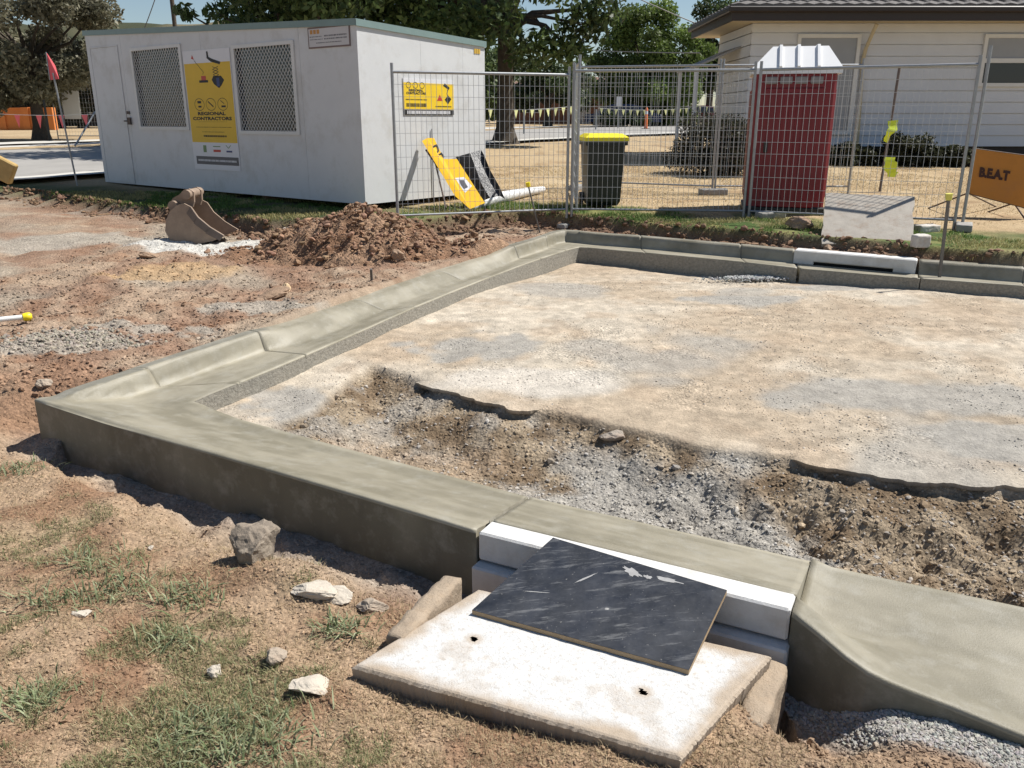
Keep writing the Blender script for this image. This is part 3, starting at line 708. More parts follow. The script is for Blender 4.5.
# --- back lintel (white faced) with its inlet slot
A = Vector((*bl0[0], 0)); B = Vector((*bl1[0], 0)); Ld = B-A; LL = Ld.length; zA = plane(A.y); zB = plane(B.y)
r = thing('kerb_inlet_lintel', 'white concrete kerb inlet lintel in the far kerb, below the leaning grey slab', 'lintel', (A.x, A.y, (zA+zB)/2), math.atan2(Ld.y, Ld.x))
tl = math.atan2(zB-zA, LL); Rm = Matrix.Rotation(-tl, 3, 'Y')
mb = MB(); mb.box((LL/2,-.075,-.052), (LL,.18,.12), Rm, bev=.012)
for xx in (.11, LL-.11): mb.box((xx,-.078,-.12+ (LL/2-xx)*-math.tan(tl)), (.22,.172,.06), Rm, bev=.008)
mb.build('beam', M_lint, r)
MB().box((LL/2,-.07,-.125), (LL-.4,.10,.06), Rm).build('inlet_slot', M_dark, r)
# ------------------------------------------------------------------ site shed
A = Vector((-2.03,11.79,0)); LD_ = Vector((-.79,.613,0)).normalized(); SD_ = Vector((.613,.79,0)).normalized()
SHL, SHW = 7.13, 2.62; zb = .47
def wallpt(px, py, d, o=A):
    """(u, z) where the ray through a pixel meets the vertical wall through o along d"""
    n = Vector((-d.y, d.x, 0)); rr = ray(px, py); c0 = Vector((0,0,H)); t = n.dot(o-c0)/n.dot(rr); p = c0+rr*t
    return (p-o).dot(d), p.z
zA_ = wallpt(357,19,LD_)[1]; zF_ = wallpt(86,31,LD_)[1]; zR_ = wallpt(485,42,SD_)[1]
print('shed top z', zA_, zF_, zR_, wallpt(105,181,LD_), wallpt(366,203,LD_), wallpt(484,190,SD_))
M_shed = mat('shed_panel', (.62,.63,.635), .55, .05, 2.0, .003, 3, dirt=(.43,.41,.37), dirt_amt=.45, dscale=2.2)
M_trim = mat('green_trim', (.19,.27,.26), .5, .08, 6)
M_frame = mat('white_frame', (.66,.66,.64), .5, .05, 5)
sh = thing('site_shed', 'white portable site shed with mesh covered windows and a green roof trim', 'shed', A)
def SP(u, v, z): p = LD_*u+SD_*v; return Vector((p.x, p.y, z))
def top(u, v): return zA_+(zF_-zA_)*u/SHL+(zR_-zA_)*v/SHW
# walls: panels with joints, one mesh; a window opening is a recess in front of dark glass
wu1 = [wallpt(*p, LD_) for p in ((131,48),(181,48),(188,129),(141,127))]; wu2 = [wallpt(*p, LD_) for p in ((233,46),(293,44),(299,134),(241,131))]
def rect(w): us = [a for a, _ in w]; zs = [b for _, b in w]; return ((us[0]+us[3])/2, (us[1]+us[2])/2, (zs[2]+zs[3])/2, (zs[0]+zs[1])/2)
R1, R2 = rect(wu1), rect(wu2)
print('windows', R1, R2)
mb = MB()
def wallpanel(d, n, u0, u1, z0, z1a, z1b, t=.05):
    a = d*u0; b = d*u1
    vs = [Vector((a.x,a.y,z0)), Vector((b.x,b.y,z0)), Vector((b.x,b.y,z1b)), Vector((a.x,a.y,z1a))]; vs += [v-n*t for v in vs]
    mb.add(vs, [(0,1,2,3),(4,7,6,5),(0,4,5,1),(3,2,6,7),(0,3,7,4),(1,5,6,2)])
nL = Vector((-LD_.y, LD_.x, 0)); nL = nL if nL.y < 0 else -nL; nS = Vector((SD_.y, -SD_.x, 0))
seams = [0, 1.19, 2.38, 3.57, 4.76, 5.95, SHL]
holes = [(min(R1[0],R1[1]), max(R1[0],R1[1]), R1[2], R1[3]), (min(R2[0],R2[1]), max(R2[0],R2[1]), R2[2], R2[3])]
cuts = sorted(set([0,SHL]+[h[0] for h in holes]+[h[1] for h in holes]+[s for s in seams if not any(h[0]-.05 < s < h[1]+.05 for h in holes)]))
for u0, u1 in zip(cuts[:-1], cuts[1:]):
    g = .004 if any(abs(u1-s) < 1e-6 for s in seams) and u1 < SHL else 0
    um = (u0+u1)/2; h = [h for h in holes if h[0]-1e-6 <= um <= h[1]+1e-6]
    if h:
        wallpanel(LD_, nL, u0, u1, zb, h[0][2], h[0][2]); wallpanel(LD_, nL, u0, u1, h[0][3], top(u0,0), top(u1,0))
    else: wallpanel(LD_, nL, u0, u1-g, zb, top(u0,0), top(u1,0))
for u0, u1 in ((0,1.19),(1.19,2.1),(2.1,SHW)): wallpanel(SD_, nS, u0+(.003 if u0 else .0505), u1, zb, top(0,u0), top(0,u1))
def boxp(mb, f, u0, u1, v0, v1, z0, z1):
    vs = [f(u, v, z) for u in (u0,u1) for v in (v0,v1) for z in (z0,z1)]
    mb.add(vs, [(0,1,3,2),(4,6,7,5),(0,4,5,1),(2,3,7,6),(0,2,6,4),(1,5,7,3)])
vs = [SP(u,v,z) for (u,v) in ((.052,.052),(SHL-.01,.052),(SHL-.01,SHW-.01),(.052,SHW-.01)) for z in (zb+.01, zb+.04)]
mb.add(vs, [(0,2,4,6),(1,7,5,3)])
mb.add([SP(SHL,0,zb),SP(SHL,SHW,zb),SP(SHL,SHW,top(SHL,SHW)),SP(SHL,0,top(SHL,0)),SP(0,SHW,zb),SP(0,SHW,top(0,SHW))], [(0,1,2,3),(4,1,2,5)])
mb.build('wall', M_shed, sh)
mb = MB()
def bar(mb, a, b, h, t, n):
    vs = [a, b, b+Vector((0,0,h)), a+Vector((0,0,h))]; vs += [v+n*t for v in vs]
    mb.add(vs, [(0,3,2,1),(4,5,6,7),(0,1,5,4),(3,7,6,2),(0,4,7,3),(1,2,6,5)])
e = .004
bar(mb, SP(-.012,0,zA_-.075)+nL*e, SP(SHL+.03,0,zF_-.075)+nL*e, .085, .02, nL); bar(mb, SP(0,-.024,zA_-.078)+nS*e, SP(0,SHW+.02,zR_-.078)+nS*e, .085, .02, nS)
bar(mb, SP(SHL,-.02,top(SHL,0)-.075)-LD_*-e, SP(SHL,SHW,top(SHL,SHW)-.075)-LD_*-e, .085, .02, LD_)
vs = [SP(-.01,-.01,zA_+.006), SP(SHL+.02,-.01,top(SHL,0)+.006), SP(SHL+.02,SHW,top(SHL,SHW)+.006), SP(-.01,SHW,top(0,SHW)+.006)]
mb.add(vs, [(0,1,2,3)]); mb.build('roof', M_trim, sh)
mb = MB()
for u in (.4, 2.4, 4.6, 6.7):
    for v in (.25, SHW-.25): MB().box(SP(u,v,.40), (.3,.2,.2), Matrix.Rotation(.6,3,'Z'), bev=.01).build('support_block', mat('timber_block', (.16,.10,.06), .9, .3, 10), sh)
MB().box(SP(SHL/2,SHW/2,.455), (SHL-.1,.06,.05), Matrix.Rotation(math.atan2(LD_.y,LD_.x),3,'Z')).build('chassis_rail', M_black, sh)
def hexmesh(mb, W_, Hh, f, cell=.072, t=.0032):
    n = int(W_/cell)+1; hc = cell*1.25; m = int(Hh/hc)+2
    # zigzag columns joined by short links
    for i in range(-m, n+m):
        for sg in (1,-1):
            a = (i*cell, 0) if sg > 0 else (i*cell, 0)
            x0, z0 = i*cell, 0.0; x1, z1 = x0+sg*Hh/hc*cell, Hh
            # clip to 0..W
            t0, t1 = 0.0, 1.0; dx = x1-x0
            if dx > 0: t0 = max(t0, (0-x0)/dx); t1 = min(t1, (W_-x0)/dx)
            else: t0 = max(t0, (W_-x0)/dx); t1 = min(t1, (0-x0)/dx)
            if t1-t0 < .01: continue
            p = (x0+dx*t0, Hh*t0); q = (x0+dx*t1, Hh*t1)
            L_ = math.hypot(q[0]-p[0], q[1]-p[1]); nx_, nz_ = -(q[1]-p[1])/L_*t, (q[0]-p[0])/L_*t
            dd = .002 if sg > 0 else .008
            mb.add([f(p[0]-nx_,p[1]-nz_,dd), f(q[0]-nx_,q[1]-nz_,dd), f(q[0]+nx_,q[1]+nz_,dd), f(p[0]+nx_,p[1]+nz_,dd),
                    f(p[0]-nx_,p[1]-nz_,dd+.005), f(q[0]-nx_,q[1]-nz_,dd+.005), f(q[0]+nx_,q[1]+nz_,dd+.005), f(p[0]+nx_,p[1]+nz_,dd+.005)], [(4,5,6,7),(0,3,2,1),(0,1,5,4),(3,7,6,2)])
M_glassd = mat('dark_glass', (.03,.033,.04), .15, 0, spec=.6)
for (u0,u1,z0,z1) in holes:
    fr = lambda a, b, d: SP(u0+a, 0, z0+b)+nL*d
    W_, Hh = u1-u0, z1-z0; mb = MB()
    for (a0,a1,b0,b1) in ((-.03,.03,-.03,Hh+.03),(W_-.03,W_+.03,-.03,Hh+.03),(.03,W_-.03,-.03,.02),(.03,W_-.03,Hh-.02,Hh+.03)):
        vs = [fr(a,b,d) for a in (a0,a1) for b in (b0,b1) for d in (.003,.022)]
        mb.add(vs, [(0,1,3,2),(4,6,7,5),(0,4,5,1),(2,3,7,6),(0,2,6,4),(1,5,7,3)])
    w = mb.build('window', M_frame, sh); tag(w)
    MB().add([fr(0,0,-.04),fr(W_,0,-.04),fr(W_,Hh,-.04),fr(0,Hh,-.04)], [(0,1,2,3)]).build('pane', M_glassd, w)
    mb = MB(); hexmesh(mb, W_, Hh, fr); mb.build('security_mesh', M_frame, w)
du0 = wallpt(124,100,LD_)[0]; du1 = wallpt(92,60,LD_)[0]; dzt = wallpt(108,47,LD_)[1]
mb = MB(); fr = lambda a, b, d: SP(a, 0, b)+nL*d
for (a0,a1,b0,b1) in ((du0-.02,du0,zb+.02,dzt),(du1,du1+.02,zb+.02,dzt),(du0-.02,du1+.02,dzt,dzt+.02)):
    vs = [fr(a,b,d) for a in (a0,a1) for b in (b0,b1) for d in (.003,.012)]; mb.add(vs, [(0,1,3,2),(4,6,7,5),(0,4,5,1),(2,3,7,6),(0,2,6,4),(1,5,7,3)])
vs = [fr(a,b,d) for a in (du0+.006,du1-.006) for b in (zb+.03,dzt-.008) for d in (.002,.008)]; mb.add(vs, [(0,1,3,2),(4,6,7,5),(0,4,5,1),(2,3,7,6),(0,2,6,4),(1,5,7,3)])
dr = mb.build('door', M_shed, sh)
hu, hz = wallpt(131,121,LD_); mb = MB(); mb.box(SP(hu,0,hz)+nL*.03, (.05,.05,.12)); mb.box(SP(hu+.02,0,hz+.14)+nL*.02, (.05,.03,.05)); mb.tube(SP(hu,0,hz)+nL*.05, SP(hu+.12,0,hz)+nL*.06, .012)
mb.build('lock', mat('lock_metal', (.12,.10,.09), .5, .2, 20, metal=.6), dr)
# --- text helper
def text_mesh(name, body, size, m, f, parent, align='CENTER', ext=.0015, bold=.0, sx=1.0, fit=None):
    """f(a,b,d)->Vector places local text coords"""
    cu = bpy.data.curves.new(name, 'FONT'); cu.body = body; cu.size = size; cu.align_x = align; cu.align_y = 'CENTER'; cu.offset = bold; cu.resolution_u = 2
    to = bpy.data.objects.new('tmp', cu); COL.objects.link(to); dg = bpy.context.evaluated_depsgraph_get(); dg.update()
    me0 = bpy.data.meshes.new_from_object(to.evaluated_get(dg)); bpy.data.objects.remove(to)
    if fit: sx = fit/(max(v.co.x for v in me0.vertices)-min(v.co.x for v in me0.vertices))
    V = [f(v.co.x*sx, v.co.y, ext) for v in me0.vertices]; Fs = [tuple(p.vertices) for p in me0.polygons]
    me = bpy.data.meshes.new(name); me.from_pydata(V, [], Fs); me.materials.append(m); me.update(); bpy.data.meshes.remove(me0)
    return link(bpy.data.objects.new(name, me), parent)
M_yel = mat('banner_yellow', (.72,.46,.02), .5, .05, 4); M_bwhite = mat('banner_white', (.72,.72,.74), .5, .03, 4); M_ink = mat('black_ink', (.015,.015,.015), .6, 0)
M_redp = mat('print_red', (.5,.05,.03), .5, 0); M_bluep = mat('print_blue', (.02,.04,.16), .5, 0); M_greyp = mat('print_grey', (.10,.10,.11), .5, 0); M_pgreen = mat('print_green', (.15,.25,.1), .5, 0)
def quadp(mb, f, a0, a1, b0, b1, d): mb.add([f(a0,b0,d),f(a1,b0,d),f(a1,b1,d),f(a0,b1,d)], [(0,1,2,3)])
def slabp(mb, f, a0, a1, b0, b1, d0, d1):
    vs = [f(a,b,d) for a in (a0,a1) for b in (b0,b1) for d in (d0,d1)]; mb.add(vs, [(0,1,3,2),(4,6,7,5),(0,4,5,1),(2,3,7,6),(0,2,6,4),(1,5,7,3)])
def polyp(mb, f, pts, d, w=None):
    if w is None: mb.add([f(a,b,d) for a,b in pts], [tuple(range(len(pts)))])
    else:
        for (a,b),(c,e) in zip(pts[:-1], pts[1:]):
            L_ = math.hypot(c-a,e-b) or 1; nx_, ny_ = -(e-b)/L_*w/2, (c-a)/L_*w/2
            mb.add([f(a-nx_,b-ny_,d),f(c-nx_,e-ny_,d),f(c+nx_,e+ny_,d),f(a+nx_,b+ny_,d)], [(0,1,2,3)])
def ringp(mb, f, ca, cb, ra, rb, w, d, n=20):
    pts = [(ca+ra*math.cos(2*PI*i/n), cb+rb*math.sin(2*PI*i/n)) for i in range(n+1)]; polyp(mb, f, pts, d, w)
# tall banner: local a 0..W (left to right seen from outside), b 0..H
bw = [wallpt(*p, LD_) for p in ((183,50),(231,49),(240,172),(195,168))]
ul = (bw[0][0]+bw[3][0])/2; ur = (bw[1][0]+bw[2][0])/2; bz0 = (bw[2][1]+bw[3][1])/2; bz1 = (bw[0][1]+bw[1][1])/2; BW, BH = ul-ur, bz1-bz0
bn = thing('banner', 'tall yellow and white contractor banner between the two mesh windows of the shed', 'banner', A+SP(ul,0,bz0)+nL*.004)
fb = lambda a, b, d: -LD_*a+Vector((0,0,b))+nL*d
mb = MB(); slabp(mb, fb, 0, BW, 0, BH, 0, .004); mb.build('sheet', M_bwhite, bn)
mb = MB(); quadp(mb, fb, .01*BW, .99*BW, .235*BH, .895*BH, .0052); mb.build('yellow_panel', M_yel, bn)
mb = MB(); quadp(mb, fb, .06*BW, .98*BW, .045*BH, .115*BH, .0052); mb.build('black_strip', M_greyp, bn)
ft = lambda ca, cb: (lambda a, b, d: fb(ca+a, cb+b, .0065+d*.1))
text_mesh('lettering', 'REGIONAL', .038*BH, M_ink, ft(BW*.5, .478*BH), bn, bold=.003, fit=.60*BW); text_mesh('lettering', 'CONTRACTORS', .038*BH, M_ink, ft(BW*.5, .436*BH), bn, bold=.003, fit=.84*BW)
mb = MB()
for k in range(3): ringp(mb, fb, BW*(.26+.25*k), .555*BH, .105*BW, .05*BH, .008, .0066)
quadp(mb, fb, .22*BW, .30*BW, .565*BH, .585*BH, .0066); quadp(mb, fb, .23*BW, .30*BW, .53*BH, .545*BH, .0066); polyp(mb, fb, [(.45*BW,.58*BH),(.56*BW,.535*BH)], .0066, .02); polyp(mb, fb, [(.72*BW,.585*BH),(.79*BW,.56*BH)], .0066, .012); quadp(mb, fb, .73*BW, .82*BW, .53*BH, .545*BH, .0066)
def dashes(mb, f, a0, a1, b, h, rg, d=.0066):
    a = a0
    while a < a1:
        w = rg.uniform(.008,.022); quadp(mb, f, a, min(a+w,a1), b-h/2, b+h/2, d); a += w+rg.uniform(.004,.012)
rg = random.Random(3)
dashes(mb, fb, .13*BW, .90*BW, .365*BH, .007, rg); dashes(mb, fb, .26*BW, .74*BW, .325*BH, .007, rg); dashes(mb, fb, .28*BW, .78*BW, .29*BH, .028, rg); dashes(mb, fb, .2*BW, .82*BW, .41*BH, .004, rg)
mb.build('print', M_ink, bn)
# platform machine pictures: a boom lift and a scissor lift
mb = MB(); polyp(mb, fb, [(.52*BW,.985*BH),(.52*BW,.93*BH),(.60*BW,.90*BH),(.78*BW,.875*BH),(.80*BW,.895*BH),(.62*BW,.925*BH),(.56*BW,.94*BH),(.55*BW,.985*BH)], .0068)
for k in range(4):
    z_ = .86-.022*k; polyp(mb, fb, [(.62*BW,z_*BH),(.74*BW,(z_-.022)*BH)], .0068, .008); polyp(mb, fb, [(.74*BW,z_*BH),(.62*BW,(z_-.022)*BH)], .0068, .008)
polyp(mb, fb, [(.58*BW,.755*BH),(.62*BW,.72*BH),(.72*BW,.685*BH),(.78*BW,.71*BH),(.84*BW,.75*BH),(.78*BW,.785*BH),(.62*BW,.785*BH)], .0068); polyp(mb, fb, [(.24*BW,.92*BH),(.42*BW,.82*BH),(.40*BW,.80*BH)], .0068, .008); quadp(mb, fb, .31*BW, .50*BW, .735*BH, .755*BH, .0068)
mb.build('machine_picture', M_ink, bn)
mb = MB(); quadp(mb, fb, .36*BW, .46*BW, .755*BH, .79*BH, .0068); polyp(mb, fb, [(.18*BW,.935*BH),(.24*BW,.925*BH),(.21*BW,.965*BH)], .0068); quadp(mb, fb, .46*BW, .62*BW, .155*BH, .175*BH, .0058); mb.build('red_print', M_redp, bn)
mb = MB(); quadp(mb, fb, .68*BW, .74*BW, .70*BH, .77*BH, .0075); quadp(mb, fb, .74*BW, .86*BW, .155*BH, .17*BH, .0058); mb.build('blue_print', M_bluep, bn)
mb = MB(); quadp(mb, fb, .24*BW, .31*BW, .15*BH, .21*BH, .0058); polyp(mb, fb, [(.74*BW,.215*BH),(.79*BW,.19*BH),(.84*BW,.215*BH)], .0058, .012); quadp(mb, fb, .46*BW, .62*BW, .198*BH, .206*BH, .0058); mb.build('logo_print', M_pgreen, bn)
mb = MB(); dashes(mb, fb, .10*BW, .94*BW, .08*BH, .03, rg, .0066); mb.build('strip_print', M_bwhite, bn)
# small notice board
nw = [wallpt(*p, LD_) for p in ((308,27),(350,25),(351,47),(309,48))]
ul = (nw[0][0]+nw[3][0])/2; ur = (nw[1][0]+nw[2][0])/2; nz0 = (nw[2][1]+nw[3][1])/2; nz1 = (nw[0][1]+nw[1][1])/2
nb = thing('notice_board', 'small framed white notice at the top corner of the shed', 'sign', A+SP(ul,0,nz0)+nL*.004); W_, Hh = ul-ur, nz1-nz0
mb = MB(); slabp(mb, fb, 0, W_, 0, Hh, 0, .006); mb.build('frame', mat('notice_frame', (.18,.13,.12), .6, .1, 5), nb)
mb = MB(); quadp(mb, fb, .02, W_-.02, .02, Hh-.02, .0075); mb.build('panel', mat('notice_white', (.55,.54,.54), .6, .05, 5), nb)
mb = MB(); [quadp(mb, fb, .05+.07*k, .105+.07*k, Hh*.68, Hh*.88, .0085) for k in range(3)]; mb.build('emblem', mat('print_orange', (.5,.24,.06), .6, 0), nb)
mb = MB(); dashes(mb, fb, .04, W_*.34, Hh*.55, .012, rg, .0085); dashes(mb, fb, W_*.4, W_-.06, Hh*.56, .02, rg, .0085); dashes(mb, fb, W_*.4, W_-.06, Hh*.42, .016, rg, .0085); dashes(mb, fb, .04, W_*.36, Hh*.42, .01, rg, .0085); dashes(mb, fb, W_*.2, W_*.8, Hh*.25, .012, rg, .0085); mb.build('print', M_greyp, nb)
# yellow sign on end wall
ew = [wallpt(*p, SD_) for p in ((402,79),(453,79),(453,113),(404,117))]
u0 = (ew[0][0]+ew[3][0])/2; u1 = (ew[1][0]+ew[2][0])/2; z0 = (ew[2][1]+ew[3][1])/2; z1 = (ew[0][1]+ew[1][1])/2; W_, Hh = u1-u0, z1-z0
fs = lambda a, b, d: SD_*a+Vector((0,0,b))+nS*d
ys = thing('wall_sign', 'yellow contractor sign with a black bottom strip on the end wall of the shed', 'sign', A+SP(0,u0,z0)+nS*.004)
M_yb = mat('sign_yellow', (.85,.58,.02), .5, .04, 4)
mb = MB(); slabp(mb, fs, 0, W_, 0, Hh, 0, .006); mb.build('panel', M_bwhite, ys)
mb = MB(); quadp(mb, fs, 0, W_, .15*Hh, .88*Hh, .0075); mb.build('yellow_panel', M_yb, ys)
mb = MB(); quadp(mb, fs, 0, W_, 0, .14*Hh, .0075); mb.build('black_strip', M_ink, ys)
fts = lambda ca, cb: (lambda a, b, d: fs(ca+a, cb+b, .009))
text_mesh('lettering', 'REGIONAL', .085*Hh, M_ink, fts(.24*W_, .67*Hh), ys, bold=.002, fit=.28*W_); text_mesh('lettering', 'CONTRACTORS', .085*Hh, M_ink, fts(.24*W_, .59*Hh), ys, bold=.002, fit=.38*W_)
mb = MB(); [ringp(mb, fs, W_*(.1+.13*k), .81*Hh, .045*W_, .08*Hh, .008, .009) for k in range(3)]
dashes(mb, fs, .04*W_, .45*W_, .42*Hh, .015, rg, .009); dashes(mb, fs, .05*W_, .44*W_, .27*Hh, .05, rg, .009); dashes(mb, fs, .62*W_, .95*W_, .24*Hh, .015, rg, .009)
polyp(mb, fs, [(.78*W_,.83*Hh),(.9*W_,.72*Hh),(.92*W_,.78*Hh),(.82*W_,.9*Hh)], .009); polyp(mb, fs, [(.88*W_,.72*Hh),(.86*W_,.6*Hh),(.89*W_,.52*Hh)], .009, .015); polyp(mb, fs, [(.81*W_,.44*Hh),(.88*W_,.56*Hh),(.95*W_,.46*Hh),(.88*W_,.31*Hh)], .0095); mb.build('print', M_ink, ys)
mb = MB(); polyp(mb, fs, [(.65*W_,.4*Hh),(.71*W_,.58*Hh),(.77*W_,.4*Hh)], .009); mb.build('red_print', M_redp, ys)
mb = MB(); dashes(mb, fs, .06*W_, .93*W_, .07*Hh, .045, rg, .009); mb.build('strip_print', M_bwhite, ys)
eo = wallpt(474,53.5,SD_); mb = MB(); [slabp(mb, (lambda a,b,d: A+SP(0,eo[0]+a,eo[1]+b)+nS*(d+.004)), .0+.05*k, .04+.05*k, 0, .07, 0, .004) for k in range(3)]
tag(mb.build('sticker', mat('print_gold', (.6,.38,.05), .6, 0)), 'tiny gold sticker high on the lit end wall of the shed', 'sticker')
# ------------------------------------------------------------------ temporary fence
def fence_panel(p0, p1, label, n_v=34, hgt=1.95, zb0=None):
    p0 = Vector(p0); p1 = Vector(p1); d = p1-p0; L_ = math.hypot(d.x, d.y); sl = d.z/L_
    r = thing('temporary_fence', label, 'fence', p0, math.atan2(d.y, d.x), 'temporary wire fence panels')
    mb = MB(); R_ = .019
    mb.tube((0,0,-.04),(0,0,hgt+.1),R_,n=10); mb.tube((L_,0,sl*L_-.04),(L_,0,sl*L_+hgt+.1),R_,n=10)
    mb.tube((0,0,hgt),(L_,0,hgt+sl*L_),R_,n=10); mb.tube((0,0,.08),(L_,0,.08+sl*L_),.014,n=8)
    mb.build('frame', M_galv, r)
    mb = MB(); zlo, zhi = .08, hgt
    for i in range(1, n_v):
        x = L_*i/n_v; mb.tube((x,0,zlo+sl*x),(x,0,zhi+sl*x),.0029,n=4,caps=False)
    m_ = 12
    for j in range(1, m_):
        z = zlo+(zhi-zlo)*j/m_; mb.tube((0,.004,z),(L_,.004,z+sl*L_),.0029,n=4,caps=False)
    mb.build('wire_mesh', M_wire, r)
    return r
fp = [G(398,222,.35), G(569,215,.35), G(746,217,.35), G(957,227,.35)]
z_top = [D(391,76,fp[0].y).z, D(569,71,fp[1].y).z, D(752,70,fp[2].y).z, D(978,64,fp[3].y).z]
print('fence tops', z_top)
labs = ['wire fence panel standing in front of the shed end wall', 'wire fence panel in front of the wheelie bin', 'wire fence panel in front of the red portable toilet']
for k in range(3):
    a, b = fp[k].copy(), fp[k+1].copy(); u = (b-a).normalized()*.035; a += u*(1 if k else 0); b -= u
    fence_panel(a, b, labs[k], hgt=(z_top[k]+z_top[k+1])/2-.35)
bp0, bp1 = G(577,186,.47), G(712,191,.45)
fence_panel(bp0, bp1, 'wire fence panel standing behind the bin in the dry lawn', hgt=1.97)
b2 = bp0+Vector((-.1,0,0)); e2 = fp[1]+Vector((.12,.25,0)); e2.z = .36
fence_panel(e2, b2, 'wire fence panel running back edge on beside the bin', hgt=1.95)
q0 = bp1+Vector((.05,.02,0)); q1 = D(897,60,13.7); q1 = Vector((q1.x-.15, 13.7, .45))
fence_panel(q0, Vector((q0.x+2.2, q0.y-.1, .45)), 'wire fence panel behind the red portable toilet', hgt=1.97)
def post(p, h, label, name='steel_post', rad=.019, lean=(0,0), m=M_galv, cat='post'):
    o = MB().tube((0,0,-.1),(0,0,h),rad,n=10).build(name, m); o.location = p; o.rotation_euler = (lean[0], lean[1], 0); return tag(o, label, cat)
post(fp[3]+Vector((.075,.03,0)), 2.05, 'spare steel fence post right beside the fence end near the orange sign', 'steel_post', .019)
sp_ = G(880,190,.45); post(sp_, 1.97, 'dark leaning steel post with yellow ribbons in front of the house wall', 'steel_post', .022, (0,.03), mat('rusty_steel', (.16,.13,.12), .7, .2, 10, metal=.3))
M_hiv = mat('hi_vis_yellow', (.70,.85,.05), .5, .1, 10)
def ribbon(c, w, h, seed, label):
    rg = random.Random(seed); n = 7; pts = []
    mb = MB(); L_ = []; R2_ = []
    for i in range(n):
        t = i/(n-1); o = math.sin(t*4+seed)*.03
        L_.append(Vector((-w/2+o+rg.uniform(-.02,.02), math.sin(t*7+seed)*.03, -t*h))); R2_.append(Vector((w/2*(1-.3*t)+o+rg.uniform(-.03,.03), math.cos(t*6)*.03, -t*h+rg.uniform(-.03,.03))))
    th_ = Vector((0,.004,0))
    vs = L_+R2_+[v+th_ for v in L_+R2_]; m_ = 2*n
    fs_ = [(i,i+1,n+i+1,n+i) for i in range(n-1)]+[(m_+i,m_+n+i,m_+n+i+1,m_+i+1) for i in range(n-1)]
    mb.add(vs, fs_, True); o = mb.build('ribbon', M_hiv); o.location = c; return tag(o, label, 'ribbon', 'hi vis ribbons on the dark post')
c = D(892,121,13.6); ribbon(c, .13, .30, 1, 'yellow ribbon tied to the dark post, the higher one')
c = D(893,157,13.6); ribbon(c, .20, .30, 4, 'yellow ribbon tied to the dark post, the lower and wider one')
# fence feet
def foot(px, py, z, label, sc=1.0, rz=.2):
    c = G(px, py, z); c.z = gz(c.x, c.y)
    return wonky_box('ballast_block', c+Vector((0,0,.05*sc)), (.5*sc,.22*sc,.11*sc), rz, M_foot, label, 'fence foot', int(px), .006)
M_foot = conc('foot_concrete', (.30,.29,.27), bump=.005)
for a in [(566,215,.35,'concrete fence foot under the posts left of the bin',.55,.9),(770,217,.36,'concrete fence foot left of the grey slab at the toilet',.75,.3),(576,187,.47,'dark fence foot behind the bin at the left end of the rear panel',.8,1.2),(713,192,.45,'fence foot at the right end of the rear panel on the lawn',.9,.1),(964,227,.36,'pale concrete fence foot under the posts near the orange sign',.8,1.1)]:
    o = foot(*a); o['group'] = 'concrete fence feet'
# ------------------------------------------------------------------ wheelie bin
bl, br = G(585,208,.38), G(620,208.5,.38); bc = (bl+br)/2; bwid = (br-bl).length; bz = gz(bc.x, bc.y+.2)
bin_ = thing('wheelie_bin', 'dark green wheelie bin with a bright yellow lid behind the fence', 'bin', (bc.x, bc.y+.25, bz), .08)
M_bin = mat('bin_green', (.010,.016,.012), .45, .1, 4)
wb, wt, hb = bwid*.47, bwid*.57, .93
mb = MB()
def ringbox(w, d, z): return [(-w,-d,z),(w,-d,z),(w,d,z),(-w,d,z)]
vs = ringbox(wb-.03,.19,.04)+ringbox(wb,.24,.1)+ringbox(wt-.02,.30,hb-.06)+ringbox(wt+.012,.33,hb-.055)+ringbox(wt+.012,.33,hb)
fs_ = []
for i in range(4):
    for k in range(4): fs_.append((i*4+k, i*4+(k+1)%4, (i+1)*4+(k+1)%4, (i+1)*4+k))
mb.add(vs, fs_+[(3,2,1,0),(16,17,18,19)]); mb.build('body', M_bin, bin_)
mb = MB(); vs = ringbox(wt+.025,.35,hb+.002)+ringbox(wt+.02,.345,hb+.05)+ringbox(wt-.05,.26,hb+.10); fs_ = [(i*4+k, i*4+(k+1)%4, (i+1)*4+(k+1)%4, (i+1)*4+k) for i in range(2) for k in range(4)]
mb.add(vs, fs_+[(3,2,1,0),(8,9,10,11)]); mb.tube((-wt*.8,.36,hb+.03),(wt*.8,.36,hb+.03),.018); mb.build('lid', mat('bin_lid_yellow', (.80,.68,.02), .4, .05, 5), bin_)
for sx in (-1,1): MB().tube((sx*(wb+.0),.22,.1),(sx*(wb+.05),.22,.1),.1,n=18).build('wheel', M_black, bin_)
# ------------------------------------------------------------------ portable toilet
ll, lr = G(744,212.6,.37), G(822.5,215.2,.36); ld = lr-ll; LW = ld.length; ly = math.atan2(ld.y, ld.x)
zt_ = (D(751,68,ll.y).z+D(838,68,lr.y).z)/2; zp_ = D(795,40,ll.y+.5).z; zl0 = gz(ll.x+.4, ll.y)
lo_ = thing('portable_toilet', 'dark red portable toilet with a white ribbed roof', 'portable toilet', (ll.x, ll.y, zl0-.02), ly)
hh = zt_-zl0; LDp = LW*.98; M_loo = mat('toilet_red', (.20,.010,.018), .42, .08, 3); M_loor = mat('toilet_red_panel', (.19,.009,.017), .42, .1, 3)
mb = MB(); mb.box((LW/2, LDp/2, hh/2+.02), (LW, LDp, hh-.1), bev=.03)
mb.build('cabin', M_loo, lo_)
mb = MB(); mb.box((LW/2,LDp/2,.06), (LW+.05,LDp+.05,.12), bev=.02); mb.build('base', M_black, lo_)
